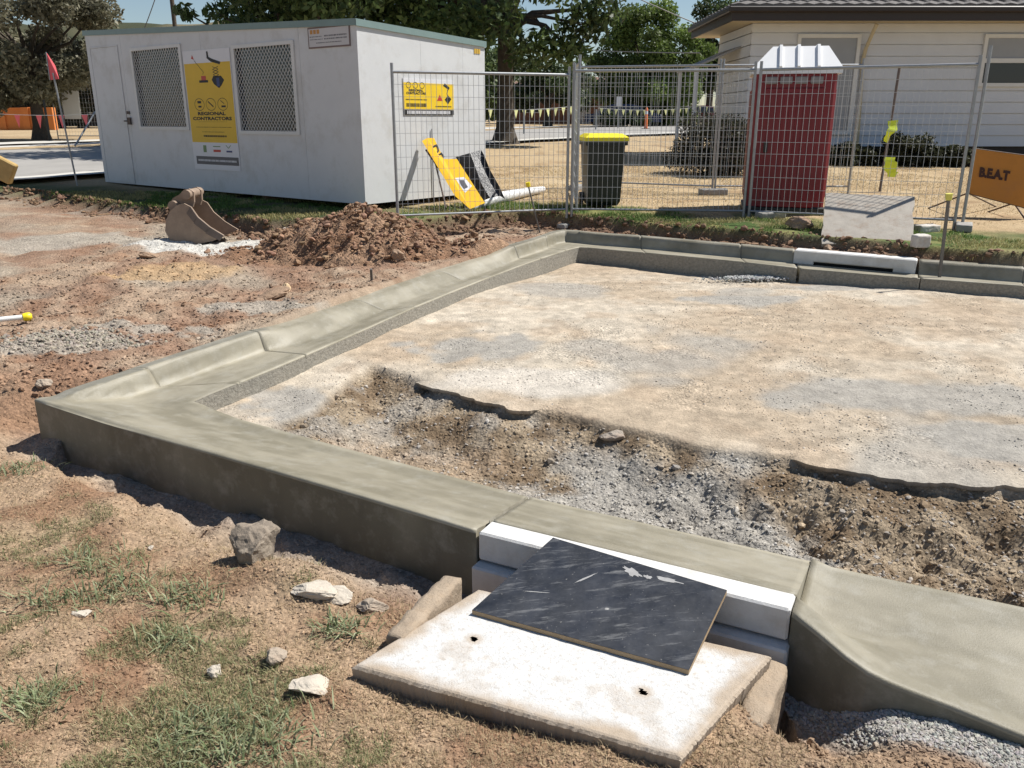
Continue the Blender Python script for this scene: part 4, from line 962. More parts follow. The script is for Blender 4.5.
mb = MB(); mb.box((LW/2,-.012,hh*.47), (LW*.72,.03,hh*.82), bev=.01); [mb.box((LW*(.2+.086*k),-.032,hh*.47), (.022,.016,hh*.76), bev=.006) for k in range(8)]

d_ = mb.build('door', M_loor, lo_)
mb = MB(); mb.box((LW*.2,-.05,hh*.48), (.05,.05,.14), bev=.01); mb.build('latch', M_black, d_)
mb = MB()
for k in range(4): mb.box((LW*(.2+.185*k),-.018,hh-.13), (LW*.15,.035,.09), bev=.01)
mb.build('vent', mat('vent_grey', (.25,.23,.23), .6, .1, 20), lo_)
for sx in (0,1): MB().box((LW*sx+(.01 if sx else -.01), LDp*.5, hh*.5), (.03,LDp*.7,hh*.75), bev=.012).build('side_panel', M_loor, lo_)
# roof: truncated hip with ribs
hr = zp_-zt_; hr = max(.2, min(.30, hr)); mb = MB(); o_ = .05
vs = [(-o_,-o_,hh-.05),(LW+o_,-o_,hh-.05),(LW+o_,LDp+o_,hh-.05),(-o_,LDp+o_,hh-.05),(-o_,-o_,hh+.02),(LW+o_,-o_,hh+.02),(LW+o_,LDp+o_,hh+.02),(-o_,LDp+o_,hh+.02),(LW*.2,LDp*.22,hh+hr),(LW*.88,LDp*.22,hh+hr),(LW*.88,LDp*.8,hh+hr),(LW*.2,LDp*.8,hh+hr)]
mb.add(vs, [(3,2,1,0)]+[(i*4+k, i*4+(k+1)%4, (i+1)*4+(k+1)%4, (i+1)*4+k) for i in range(2) for k in range(4)]+[(8,9,10,11)])
rf = mb.build('roof', mat('roof_white', (.80,.80,.80), .4, .03, 4), lo_)
for k in (.3,.52,.76):
    mb = MB(); w = .022
    def rp(t): # point on front slope at height frac
        return Vector((LW*k, lerp(-o_,LDp*.22,t), hh+.02+(hr-.02)*t))
    a, b, c2 = rp(0), rp(1), Vector((LW*k, LDp*.8, hh+hr)); up = Vector((0,-.015,.022))
    for p, q_ in ((a,b),(b,c2)):
        vs = [p+Vector((-w,0,0)),p+Vector((w,0,0)),q_+Vector((w,0,0)),q_+Vector((-w,0,0))]; vs += [Vector((v.x*.8+LW*k*.2,v.y,v.z))+up for v in vs]
        mb.add(vs, [(0,4,7,3),(1,2,6,5),(4,5,6,7),(0,1,5,4),(3,7,6,2)])
    mb.build('rib', MATS['roof_white'], rf)
# ------------------------------------------------------------------ leaning slab with blocks behind far lintel
a, b = G(821,243,.24), G(913,247.5,.24); tL = D(826,192.5,a.y+.8); tR = D(914,197,b.y+.8)
M_slab = mat('dusty_slab', (.37,.335,.29), .9, .15, 9, .004, 60, dirt=(.27,.20,.15), dirt_amt=.65, dscale=8)
n_ = (b-a).cross(tL-a).normalized(); n_ = n_ if n_.y < 0 else -n_
mb = MB(); m1, m2 = 16, 12; rgx = np.random.default_rng(3)
gr = [[lerp(lerp(a,b,i/m1), lerp(tL,tR,i/m1), j/m2) for i in range(m1+1)] for j in range(m2+1)]
for j in range(m2+1):
    for i in range(m1+1):
        if i in (0,m1) or j in (0,m2): gr[j][i] = gr[j][i]+(b-a).normalized()*rgx.normal(0,.006)*(i in (0,m1))+(tL-a).normalized()*rgx.normal(0,.006)*(j in (0,m2))
vs = [p for row in gr for p in row]; n1_ = len(vs); vs += [p-n_*.08 for p in vs]; W1 = m1+1
fs_ = [(j*W1+i, j*W1+i+1, (j+1)*W1+i+1, (j+1)*W1+i) for j in range(m2) for i in range(m1)]
fs_ += [tuple(n1_+k for k in f[::-1]) for f in fs_]
bd = [i for i in range(W1)]+[j*W1+m1 for j in range(1,m2+1)]+[m2*W1+i for i in range(m1-1,-1,-1)]+[j*W1 for j in range(m2-1,0,-1)]
fs_ += [(bd[k], n1_+bd[k], n1_+bd[(k+1)%len(bd)], bd[(k+1)%len(bd)]) for k in range(len(bd))]
mb.add(vs, fs_); tag(mb.build('concrete_slab', M_slab), 'dusty grey concrete pit slab propped up at a slant below the red toilet', 'slab')
mb = MB(); pc_ = (a+b)/2
PB = GT(806,243)
for px, py, lab, s_, rz_ in ((806,246,'small pale concrete block at the left foot of the slanted slab',.2,.5),(919,250,'small pale concrete block at the right foot of the slanted slab',.17,.2),(925,238,'flat broken paver lying on the grass right of the slanted slab',.3,.3)):
    g = G(px, py, .24); d3 = (s_, s_*.7, s_*.8) if s_ < .25 else (s_, s_*.5, .09)
    wonky_box('concrete_block', (g.x, g.y, gz(g.x, g.y)+d3[2]*.4), d3, rz_, M_oldc, lab, 'block', int(px), .006)
# ------------------------------------------------------------------ orange stencilled sign on legs
s0 = D(975,149,11.4); s1 = D(1043,158,11.1); s2 = D(1030,209,11.1); s3 = D(968,193,11.4)
sg = thing('road_sign', 'orange stencilled sign on folding steel legs at the right edge', 'sign', s3)
nn = (s1-s0).cross(s3-s0).normalized(); nn = nn if nn.y < 0 else -nn
M_or = mat('sign_orange', (.50,.20,.025), .5, .12, 6, dirt=(.32,.14,.04), dirt_amt=.5)
loc4 = [v-s3 for v in (s3, s2, s1, s0)]
mb = MB(); vs = loc4+[v-nn*.012 for v in loc4]; mb.add(vs, [(0,1,2,3),(7,6,5,4),(0,4,5,1),(1,5,6,2),(2,6,7,3),(3,7,4,0)]); mb.build('panel', M_or, sg)
ua = (s1-s0).normalized(); ub = (s0-s3).normalized()
tc_ = D(993,174,11.3)-s3; pl0 = (s0-s3)*.55+(s2-s3)*.36
fz = lambda a_, b_, d_: pl0+ua*a_+ub*b_+nn*.006
text_mesh('stencil_text', 'B.E.A.T', .16, mat('stencil_dark', (.05,.015,.01), .6, 0), fz, sg, bold=.01, fit=.36)
M_rust = mat('leg_steel', (.10,.07,.055), .7, .3, 15, metal=.3)
for ap, f1_, f2_ in (((968,193),(928,208),(996,207)),((1014,203),(988,211),(1026,217))):
    for ft_ in (f1_, f2_):
        p = D(*ap, 11.35)-s3; g = G(*ft_, .38)
        g = Vector((g.x, g.y, gz(g.x, g.y)))-s3; MB().tube(p, g, .011, n=6).build('leg', M_rust, sg)
mb = MB()
for p, q_ in zip(loc4, loc4[1:]+loc4[:1]): mb.tube(p-nn*.02, q_-nn*.02, .012, n=6)
mb.build('frame', M_rust, sg)
# ------------------------------------------------------------------ stakes and posts
def stake(px, py, pxt, pyt, z, label, m, capm=None, rad=.009, sq=False, cap=.035, name='marker_stake'):
    b = G(px, py, z); b.z = gz(b.x, b.y)-.06; t_ = D(pxt, pyt, b.y-.05)
    r = thing(name, label, 'stake', b); MB().tube((0,0,0), t_-b, rad, n=4 if sq else 8).build('shaft', m, r)
    if capm:
        d = (t_-b).normalized(); MB().tube(t_-b-d*cap, t_-b+d*cap*.6, cap*.75, cap*.9, n=12).build('cap', capm, r)
    return r
M_capy = mat('cap_yellow', (.85,.68,.02), .4, .05, 5); M_rod = mat('rod_steel', (.16,.15,.14), .6, .2, 10, metal=.4)
stake(541,226,528,184,.25, 'thin steel stake with a yellow safety cap by the lawn edge', M_rod, M_capy, .010)
stake(943,258,949,196,.22, 'dark steel picket with a pale yellow cap beside the far kerb', M_rod, mat('cap_pale', (.65,.6,.12), .5, .1, 5), .018, True, .04, 'steel_picket')
stake(372,284,371,269,.08, 'short dark steel peg sticking up behind the left kerb', M_rod, None, .016, True)
stake(108,180,101,117,.42, 'black picket with a yellow tip leaning by the shed corner', M_black, mat('tip_yellow', (.5,.45,.05), .6, .1, 5), .035, True, .04, 'steel_picket')
# white pipe with yellow cap at left edge, laid on ground
p0 = D(-40,352,GT(10,336).y-.15); p1 = GT(26,323)+Vector((0,0,.05)); p0 = Vector((p1.x-.62, p1.y-.42, p1.z+.01))
pp = thing('plastic_pipe', 'white plastic pipe with a yellow end cap lying at the left edge', 'pipe', p1); MB().tube((0,0,0), p0-p1, .021, n=14).build('tube', M_white, pp)
dd = (p1-p0).normalized(); MB().path([-dd*.015, dd*.01, dd*.035, dd*.05], [.028,.034,.034,.02], n=14).build('end_cap', M_capy, pp)
# ------------------------------------------------------------------ excavator bucket
gb = GT(190,242); Yb = gb.y; sc = Yb*1.0
def BP(px, py, t): 
    p = D(px, py, Yb); return Vector((p.x-.0*t, Yb+t, p.z))-gb
M_bk = mat('bucket_steel', (.26,.19,.14), .75, .2, 8, .002, 60, dirt=(.36,.27,.2), dirt_amt=.6, dscale=5)
bk = thing('excavator_bucket', 'rusty brown excavator bucket lying on its side beside the trench', 'digger bucket', gb)
side = [(177,205),(184,203.5),(191,207),(198,217),(210,227),(224,235.5),(213,241),(195,244.5),(180,244.5),(170,240),(165,231),(166,220),(170,211)]
wB = .55
for t in (0, wB):
    mb = MB(); mb.prism([(x,y) for x,y in side], lambda a_,b_,t2: BP(a_,b_,t2), t, t+.025); mb.build('side_plate', M_bk, bk)
shell = [(191,207),(177,205),(170,211),(166,220),(165,231),(170,240),(180,244.5),(195,244.5),(213,241),(224,235.5)]
mb = MB()
for (x0_,y0_),(x1_,y1_) in zip(shell[1:-1], shell[2:]):
    for off in (0,): mb.add([BP(x0_,y0_,.026),BP(x1_,y1_,.026),BP(x1_,y1_,wB-.001),BP(x0_,y0_,wB-.001)], [(0,1,2,3)], True)
mb.build('shell', M_bk, bk)
mb = MB(); sp3 = [(191,207),(198,217),(210,227),(224,235.5)]
for (x0_,y0_),(x1_,y1_) in zip(sp3[:-1], sp3[1:]):
    vs = [BP(x0_,y0_,-.02),BP(x1_,y1_,-.02),BP(x1_-4,y1_+5,-.02),BP(x0_-4,y0_+6,-.02)]; vs += [v+Vector((0,.018,0)) for v in vs]
    mb.add(vs, [(0,1,2,3),(4,7,6,5),(0,4,5,1),(2,6,7,3),(0,3,7,4),(1,5,6,2)])
mb.build('wear_strip', mat('worn_steel', (.12,.09,.075), .6, .2, 10), bk)
for t in (.12, .38):
    mb = MB(); ear = [(178,207),(170,212),(166,214),(165,205),(169,199),(176,195),(180,190.5),(185,189.5),(190,193),(190.5,203),(189,208)]
    mb.prism(ear, lambda a_,b_,t2: BP(a_,b_,t2), t, t+.04); mb.build('ear', M_bk, bk)
for c_ in ((184.5,195),(171,206)):
    mb = MB(); p = BP(*c_, .04); mb.tube(p, p+Vector((0,.46,0)), .055, n=16); mb.build('pin', M_bk, bk)
# ------------------------------------------------------------------ yellow board sign, rubber sheet, white pipe behind the fence
dy = 11.75; M_ylw = mat('board_yellow', (.88,.50,.01), .5, .08, 5, dirt=(.5,.3,.05), dirt_amt=.3)
outl = [(422,141),(427,138),(434,138),(444,159),(457,159),(485,203),(470,209),(455,196)]
org = D(470,209,dy-.1); def_y = {True:0}
def YB(px, py, t):
    Yq = dy-.1+(209-py)/70*1.0+t; return D(px, py, Yq)-org
yb = thing('fallen_sign', 'yellow folding sign with big black letters leaning against the shed', 'sign', org)
mb = MB(); mb.prism(outl, YB, 0, .02); mb.build('panel', M_ylw, yb)
inn = [(440.5,157),(446,160),(456,160.5),(482,203)]
f_ang = math.atan2(-(159-141),(440-424)); 
def YT(cx, cy, ang_, size):
    ca, sa = math.cos(ang_), math.sin(ang_)
    def g(a_, b_, d_):
        px = cx+(a_*ca-b_*sa)*size; py = cy-(a_*sa+b_*ca)*size; return YB(px, py, -.006)
    return g
text_mesh('lettering', 'DE', 1.0, M_ink, YT(436,153,math.radians(-58),13), yb, bold=.02)
mb = MB(); mb.prism([(455,178),(464,177),(472,186),(465,193)], YB, -.008, -.002); mb.build('white_patch', M_bwhite, yb)
mb = MB(); mb.prism([(459,180),(464,180),(466,184),(468,187),(464,189),(461,185)], YB, -.012, -.009); mb.build('arrow', M_greyp, yb)
mb = MB(); mb.tube(YB(430,140,.05), YB(446,208,.08), .012); mb.tube(YB(426,150,.05), YB(466,207,.10), .014); mb.build('leg', M_rust, yb)
post(G(434,205,.36), D(434,134,12.0).z-.3, 'thin steel rod standing behind the leaning yellow sign', 'steel_rod', .008, m=M_rod)
M_rub = mat('black_sheet', (.035,.037,.042), .35, .4, 9, .02, 8, dirt=(.12,.12,.12), dirt_amt=.2, dscale=22)
sheet = [[(447,161),(456,157),(470,153),(481,150),(484,155)],[(455,175),(463,173),(476,169),(487,166),(490,170)],[(463,192),(470,190),(482,185),(493,182),(499,186)],[(472,203),(480,202),(490,198),(500,196),(505,199)]]
mb = MB(); vs = []; oS = D(480,200,12.2)
rg2 = random.Random(5)
for j, row in enumerate(sheet):
    for i, (x_,y_) in enumerate(row): vs.append(D(x_, y_, 12.55-.14*j+(.07 if i%2 else -.03)+rg2.uniform(-.02,.02))-oS)
vs += [v+Vector((.0,.03,0)) for v in vs]
fs_ = [(j*5+i, j*5+i+1, (j+1)*5+i+1, (j+1)*5+i) for j in range(3) for i in range(4)]; fs_ += [tuple(20+k for k in f[::-1]) for f in fs_]
mb.add(vs, fs_); o = mb.build('plastic_sheet', M_rub); o.location = oS; tag(o, 'crumpled black plastic sheet leaning between the yellow sign and the shed corner', 'sheet')
a, b = G(470,210,.37), G(543,193,.42); a.z += .05; b.z += .06
o = MB().path([a, lerp(a,b,.35)+Vector((0,0,.03)), lerp(a,b,.7)+Vector((0,0,.02)), b], [.075,.085,.07,.05], n=12).build('rolled_sheet', mat('white_roll', (.72,.72,.72), .5, .06, 9, .02, 12)); tag(o, 'long white roll lying on the ground right of the leaning yellow sign', 'roll')
exec_later = []
# ------------------------------------------------------------------ loose rocks as things
import bmesh
def rock(c, r, seed, label, m, flat=.75, rz=0.0, el=1.0, name='rock', cat='rock', det=4):
    bm = bmesh.new(); bmesh.ops.create_icosphere(bm, subdivisions=det, radius=1)
    rg = np.random.default_rng(seed); co = np.array([v.co[:] for v in bm.verts])
    planes = rg.normal(0,1,(11,3)); planes /= np.linalg.norm(planes,axis=1)[:,None]; ds = rg.uniform(.5,.85,11)
    for n, d_ in zip(planes, ds):
        k = co@n; over = np.maximum(k-d_, 0); co -= over[:,None]*n*.92
    nz = (fbm(co[:,0]*1.1+co[:,2]*.7, co[:,1]+co[:,2]*.5, .5, seed, 4)-.5)
    nz2 = (fbm(co[:,0]*1.3-co[:,2]*.9+5, co[:,1]*1.2+co[:,2]*.8, .16, seed+3, 3)-.5); co *= (1+nz*.42+nz2*.16)[:,None]
    for v, p in zip(bm.verts, co): v.co = Vector(p)
    for v in bm.verts: v.co = Vector((v.co.x*r*el, v.co.y*r, v.co.z*r*flat))
    me = bpy.data.meshes.new(name); bm.to_mesh(me); bm.free(); me.materials.append(m)
    o = bpy.data.objects.new(name, me); link(o); o.location = c; o.rotation_euler = (rg.uniform(-.3,.3), rg.uniform(-.3,.3), rz)
    return tag(o, label, cat)
M_rock = conc('rough_stone', (.38,.31,.24), bump=.006, var=.3, bscale=50, dirt=(.28,.19,.13), dirt_amt=.5, dscale=8)
M_rockw = conc('pale_stone', (.52,.46,.38), bump=.004, var=.15, dirt=(.42,.32,.22), dirt_amt=.4)
M_rockg = conc('grey_lump', (.33,.28,.23), bump=.01, var=.3, bscale=30, dirt=(.26,.16,.11), dirt_amt=.6)
M_clod = conc('soil_clod', (.30,.20,.13), bump=.008, var=.3, bscale=40)
def R_(px, py, r, seed, label, m, dz=.3, **k):
    g = GT(px, py); return rock((g.x, g.y, g.z+r*dz), r, seed, label, m, **k)
R_(255,560,.115,3,'largest broken concrete lump, standing on edge in front of the kerb',conc('dark_broken_concrete', (.24,.195,.15), bump=.010, var=.35, bscale=40, dirt=(.42,.36,.28), dirt_amt=.6, dscale=6),.55,flat=1.0,rz=.5)
R_(312,592,.075,8,'pale flat rubble piece just right of the big broken lump',M_rockw,.1,flat=.35,el=1.5)
R_(338,598,.05,9,'smaller pale rubble piece at the end of the rubble by the big lump',M_rockw,.2,flat=.5,el=1.2)
R_(372,610,.05,10,'brown stone half sunk in soil left of the pit lid',M_rock,.2,flat=.6,el=1.3)
R_(313,689,.052,12,'pale flat stone on dry soil close to the front left corner of the pit lid',M_rockw,.3,flat=.45,el=1.5,rz=.5)
R_(277,661,.038,14,'rounded brown stone above the pale flat stone near the pit lid',M_rock,.6,flat=.9)
R_(216,674,.026,16,'small white angular stone in the middle of the foreground grass',M_rockw,.5,flat=.8)
R_(83,616,.026,18,'small flat white stone at the far left of the foreground grass',M_rockw,.3,flat=.45,el=1.5)
R_(151,549,.014,19,'tiny white pebble on bare soil below the kerb',M_rockw,.5)
R_(70,457,.05,21,'flat pale stone right beside the kerb corner on the left',M_rockw,.1,flat=.3,el=1.6)
R_(360,258,.19,25,'grey lump of old concrete sitting on the front of the soil heap',M_rockg,.35,flat=.8,el=1.2)
R_(338,252,.12,26,'brown clod at the left of the grey lump on the soil heap',M_clod,.3)
R_(398,262,.11,27,'dark clod at the right foot of the soil heap',M_clod,.4)
R_(150,258,.09,28,'dark clod in the pale slurry patch near the digger bucket',M_clod,.3,el=1.6,flat=.5)
R_(270,297,.12,31,'flat earth clod left of the steel peg',M_clod,.15,el=1.6,flat=.4)
R_(287,290,.06,32,'yellowish stone resting against the flat earth clod',mat('ochre_stone',(.55,.40,.24),.9,.2,10),.3)
R_(45,385,.05,33,'brown stone at the edge of the hole by the kerb corner',M_rock,.2)
R_(615,437,.075,35,'clump of blue grey gravel at the broken road edge',M_rockg,.1,flat=.6,el=1.4)
R_(795,253,.12,36,'brown earth lump on the verge under the red toilet',M_clod,.5,el=1.5)
R_(830,248,.0001+.07,37,'lump of soil under the slanted slab',M_clod,.3)
# ------------------------------------------------------------------ soil heap
hc = GP(350,262,0); hcx, hcy = hc.x, hc.y+.75
def heap_h(x, y):
    u = (x-hcx)/1.25; v = (y-hcy)/.85
    r = np.sqrt(u*u+v*v); r = r+(fbm(x,y,.6,120,3)-.5)*.35
    h = .56*np.clip(1-r,0,1)**.85
    u2 = (x-hcx+1.0)/.9; v2 = (y-hcy+.2)/.55; r2 = np.sqrt(u2*u2+v2*v2)+(fbm(x,y,.5,121,3)-.5)*.3
    h = np.maximum(h, .09*np.clip(1-r2,0,1)); u2 = (x-hcx-1.3)/.75; r2 = np.sqrt(u2*u2+(v*1.6)**2)+(fbm(x,y,.5,122,3)-.5)*.3
    h = np.maximum(h, .2*np.clip(1-r2,0,1))
    return h
X = np.arange(hcx-2.4, hcx+2.4, .018); Y = np.arange(hcy-1.25, hcy+1.2, .018); gx, gy = np.meshgrid(X, Y); x = gx.ravel(); y = gy.ravel()
h = heap_h(x, y); n2 = fbm(x,y,.16,123,4)-.5; ridg = np.abs(fbm(x,y,.3,124,4)-.5)
z = zt(x, y)+h-.03+(n2*.16-ridg*.16+(fbm(x,y,.07,126,3)-.5)*.05)*sst(0,.15,h)
col = lerp(C(.20,.115,.07), C(.31,.20,.13), sst(.35,.65,fbm(x,y,.25,125,4))[:,None]); i = np.arange(len(x)).reshape(len(Y), len(X))
Q = np.stack([i[:-1,:-1].ravel(), i[:-1,1:].ravel(), i[1:,1:].ravel(), i[1:,:-1].ravel()], 1); Q = Q[h[Q].max(1) > .003]
used = np.unique(Q); rem = np.zeros(len(x), np.int64); rem[used] = np.arange(len(used))
tag(np_mesh('soil_heap', np.stack([x,y,z],1)[used], rem[Q], M_ground, col[used], smooth=True), 'heap of loose reddish brown soil behind the left kerb', 'soil heap', kind='stuff')
def surf(x, y):
    return zt(x, y)+np.where(heap_h(x,y) > .02, heap_h(x,y)+.0, 0)
# ------------------------------------------------------------------ scattered gravel, clods (stuff)
t_ = (1+5**.5)/2
ICO_V = np.array([(-1,t_,0),(1,t_,0),(-1,-t_,0),(1,-t_,0),(0,-1,t_),(0,1,t_),(0,-1,-t_),(0,1,-t_),(t_,0,-1),(t_,0,1),(-t_,0,-1),(-t_,0,1)])/math.sqrt(1+t_*t_)
ICO_F = np.array([(0,11,5),(0,5,1),(0,1,7),(0,7,10),(0,10,11),(1,5,9),(5,11,4),(11,10,2),(10,7,6),(7,1,8),(3,9,4),(3,4,2),(3,2,6),(3,6,8),(3,8,9),(4,9,5),(2,4,11),(6,2,10),(8,6,7),(9,8,1)])
def stones(name, x, y, s, col, lift=.2, label=None, cat=None):
    n = len(x); z = surf(x, y)
    V = np.repeat(ICO_V[None], n, 0)*RNG.uniform(.65,1.25,(n,12,1))*np.stack([RNG.uniform(.7,1.4,n), RNG.uniform(.7,1.2,n), RNG.uniform(.5,.9,n)],1)[:,None,:]
    a = RNG.uniform(0,2*PI,n); ca, sa = np.cos(a)[:,None], np.sin(a)[:,None]; b = RNG.normal(0,.5,n); cb, sb = np.cos(b)[:,None], np.sin(b)[:,None]
    X_, Y_, Z_ = V[:,:,0], V[:,:,1], V[:,:,2]; Y2 = Y_*cb-Z_*sb; Z2 = Y_*sb+Z_*cb; X3 = X_*ca-Y2*sa; Y3 = X_*sa+Y2*ca
    P = np.stack([X3*s[:,None]+x[:,None], Y3*s[:,None]+y[:,None], Z2*s[:,None]+(z+s*lift)[:,None]], 2).reshape(-1,3)
    Fc = (ICO_F[None]+(np.arange(n)*12)[:,None,None]).reshape(-1,3); cc = np.repeat(col, 12, 0)
    o = np_mesh(name, P, Fc, M_pebble, cc); return tag(o, label, cat, kind='stuff')
def sample(n, x0, x1, y0, y1, p=1.6):
    u = RNG.uniform(0,1,n); k = 1-p; y = (y0**k+u*(y1**k-y0**k))**(1/k)
    lim = y*.72+.5; x = RNG.uniform(-1,1,n)*lim; m = (x > x0) & (x < x1); return x[m], y[m]
def tint(n, base, v=.25): return np.clip(base*RNG.uniform(1-v,1+v,(n,1))*RNG.uniform(.95,1.05,(n,3)), .02, .8)
x, y = sample(200000, -5, 7, 1.6, 11.5); f = fields(x, y); gc = ground_colour(x, y, f)*.8
grey = C(.36,.345,.325)
okk = (f['dO'] > .75) & f['in']
den = fbm(x,y,.7,130,3)
m = okk & (f['ex'] > .5); s = .0028+.013*RNG.uniform(0,1,len(x))**3.2*RNG.uniform(.5,1,len(x))
cc = np.where(RNG.uniform(0,1,(len(x),1)) < .72, gc, lerp(gc, grey, .6)); cc = np.clip(cc*RNG.uniform(.85,1.5,(len(x),1)),.02,.7)
stones('gravel', x[m], y[m], s[m]*np.where(RNG.uniform(0,1,m.sum()) < .02, 2.2, 1), cc[m], .2, 'loose crushed stone and clods in the dug strip along the front kerb', 'gravel')
m = okk & (f['ex'] < .5) & (den > .44); k = RNG.uniform(0,1,len(x)) < .75; m &= k
stones('gravel', x[m], y[m], (s*.62)[m], cc[m], .2, 'fine grey gravel scattered over the pale compacted bed', 'gravel')
m = (~f['in']) & (f['dO'] > .02) & (f['vg']*(y > 6) < .5) & (RNG.uniform(0,1,len(x)) < .7)
# not inside lid area
lidP = np.array([(p.x,p.y) for p in lc]); m &= ~in_poly(x, y, lidP) & ~in_poly(x, y, PIT)
sz = s*np.where(y > 5, 1.5, .65); right = (x > .85) & (y < 3); sz = np.where(right, s*.8, sz)
stones('pebbles', x[m], y[m], sz[m], np.clip((gc*RNG.uniform(.75,1.3,(len(x),1)))[m],.02,.8), .2, 'small pebbles and crumbs of soil on the bare ground outside the kerb', 'pebbles')
# clods on heap and cut edge
n = 4500; x = hcx+RNG.normal(0,.9,n); y = hcy+RNG.normal(-.15,.6,n); hh_ = heap_h(x,y); m = hh_ > .0; x, y = x[m], y[m]; n = len(x)
m = ~fields(x,y)['in']; x, y = x[m], y[m]; n = len(x)
stones('soil_clods', x, y, np.minimum(.005+.042*RNG.uniform(0,1,n)**9,.06), tint(n, C(.27,.165,.105)), .05, 'lumps of brown earth lying over the soil heap', 'soil clods')
n = 7000; x = RNG.uniform(-9,6,n); f0 = RNG.normal(0,.12,n)
vy = np.interp(x, VERGE[:,0], VERGE[:,1]); y = vy-.12+f0; m = ~fields(x,y)['in']; x, y = x[m], y[m]; n = len(x)
stones('soil_clods', x, y, .01+.04*RNG.power(.3,n)**1.5, tint(n, C(.20,.125,.08)), .2, 'dark earth clods along the cut edge of the lawn', 'soil clods')
# gravel pile: left heaps and gutter spill at the far lintel, right of the dropped kerb
def pile(cx, cy, rx, ry, n, s0, s1, col, label, lift=.4):
    a = RNG.normal(0,.5,(n,2)); x = cx+a[:,0]*rx; y = cy+a[:,1]*ry
    stones('gravel', x, y, RNG.uniform(s0,s1,n), tint(n, col), lift, label, 'gravel')
g = GT(75,343); pile(g.x, g.y, .42, .2, 1900, .005, .018, C(.32,.28,.23), 'grey gravel patch left of the kerb corner')
g = GT(860,690); 
x = RNG.uniform(.95,1.9,5000); lineY = np.interp(x, [p[0] for p in drop_out], [p[1] for p in drop_out]); y = lineY-RNG.uniform(.0,1,5000)**1.5*.17
stones('gravel', x, y, RNG.uniform(.002,.008,5000), tint(5000, C(.36,.345,.32)), .4, 'grey crushed stone along the foot of the dropped kerb', 'gravel')
g = GP(760,277,-.25); n = 1500; a = RNG.normal(0,.5,(n,2)); x = g.x+a[:,0]*.45; y = g.y+.1-np.abs(a[:,1])*.2; m = seg_d(x, y, OUT)[0] > .36; x, y = x[m], y[m]; n = len(x)
stones('gravel', x, y, RNG.uniform(.006,.016,n), tint(n, C(.38,.38,.37)), 3.0, 'grey gravel spilled against the far gutter', 'gravel')
# ------------------------------------------------------------------ grass blades (stuff)
def blades(name, x, y, ln, wd, col, label, lean=.9):
    n = len(x); z = surf(x, y); a = RNG.uniform(0,2*PI,n); l = RNG.uniform(.1,lean,n)
    dx, dy = np.cos(a)*np.sin(l), np.sin(a)*np.sin(l); dz = np.cos(l); px_, py_ = -np.sin(a)*wd/2, np.cos(a)*wd/2
    b = np.stack([x,y,z-.004],1); p = np.stack([px_,py_,np.zeros(n)],1); m1 = b+np.stack([dx,dy,dz],1)*(ln*.55)[:,None]; tip = m1+np.stack([dx*1.5,dy*1.5,dz*.45],1)*(ln*.5)[:,None]
    V = np.stack([b-p, b+p, m1+p*.8, m1-p*.8, tip],1).reshape(-1,3); k = np.arange(n)*5
    T = np.concatenate([np.stack([k,k+1,k+2],1), np.stack([k,k+2,k+3],1), np.stack([k+3,k+2,k+4],1)])
    tag(np_mesh(name, V, T, M_blade, np.repeat(col,5,0)), label, 'grass', kind='stuff')
def gcol(n, a, b): return lerp(C(*a), C(*b), RNG.uniform(0,1,(n,1)))*RNG.uniform(.8,1.2,(n,1))
x, y = sample(330000, -5, 1.1, 1.4, 5.4, 1.5); f = fields(x, y); den = fbm(x,y,.45,49,4); fine = fbm(x,y,.1,140,2)
base = (~f['in']) & (f['fg'] > .6) & ~in_poly(x, y, lidP) & ~in_poly(x, y, PIT)
okb = base & (f['dF'] > .25+.3*den)
g = okb & (den+.6*(fine-.5) > .615); 
g &= ~((x > -.35)&(y > 2.2)&(y < 3.6)&(f['dF'] < .55))
n = g.sum(); blades('green_grass', x[g], y[g], RNG.uniform(.012,.045,n), RNG.uniform(.0015,.004,n), gcol(n,(.13,.15,.06),(.32,.30,.16)), 'patchy short green grass on the yard in front of the kerb', 1.3)
g = okb & (fine > .36) & (RNG.uniform(0,1,len(x)) < .7); n = g.sum()
blades('dry_grass', x[g], y[g], RNG.uniform(.010,.045,n), RNG.uniform(.001,.0025,n), gcol(n,(.30,.21,.12),(.50,.40,.25)), 'thin dry straw over the yard in front of the kerb', 1.5)
# leafy tufts
TX = []; TY = []; 
for px, py, k, r in ((215,740,520,.13),(170,640,140,.06),(185,600,170,.07),(340,630,130,.05),(95,560,160,.09),(20,470,130,.09),(60,600,170,.09),(30,700,200,.07),(250,750,240,.1),(120,590,200,.08)):
    c = GT(px, py); TX.append(c.x+RNG.normal(0,r*1.0,k)); TY.append(c.y+RNG.normal(0,r*.7,k))
x = np.concatenate(TX); y = np.concatenate(TY); n = len(x)
blades('leafy_tufts', x, y, RNG.uniform(.03,.09,n), RNG.uniform(.003,.008,n), gcol(n,(.13,.17,.07),(.34,.36,.22)), 'broad bladed green tufts in the foreground grass', 1.35)
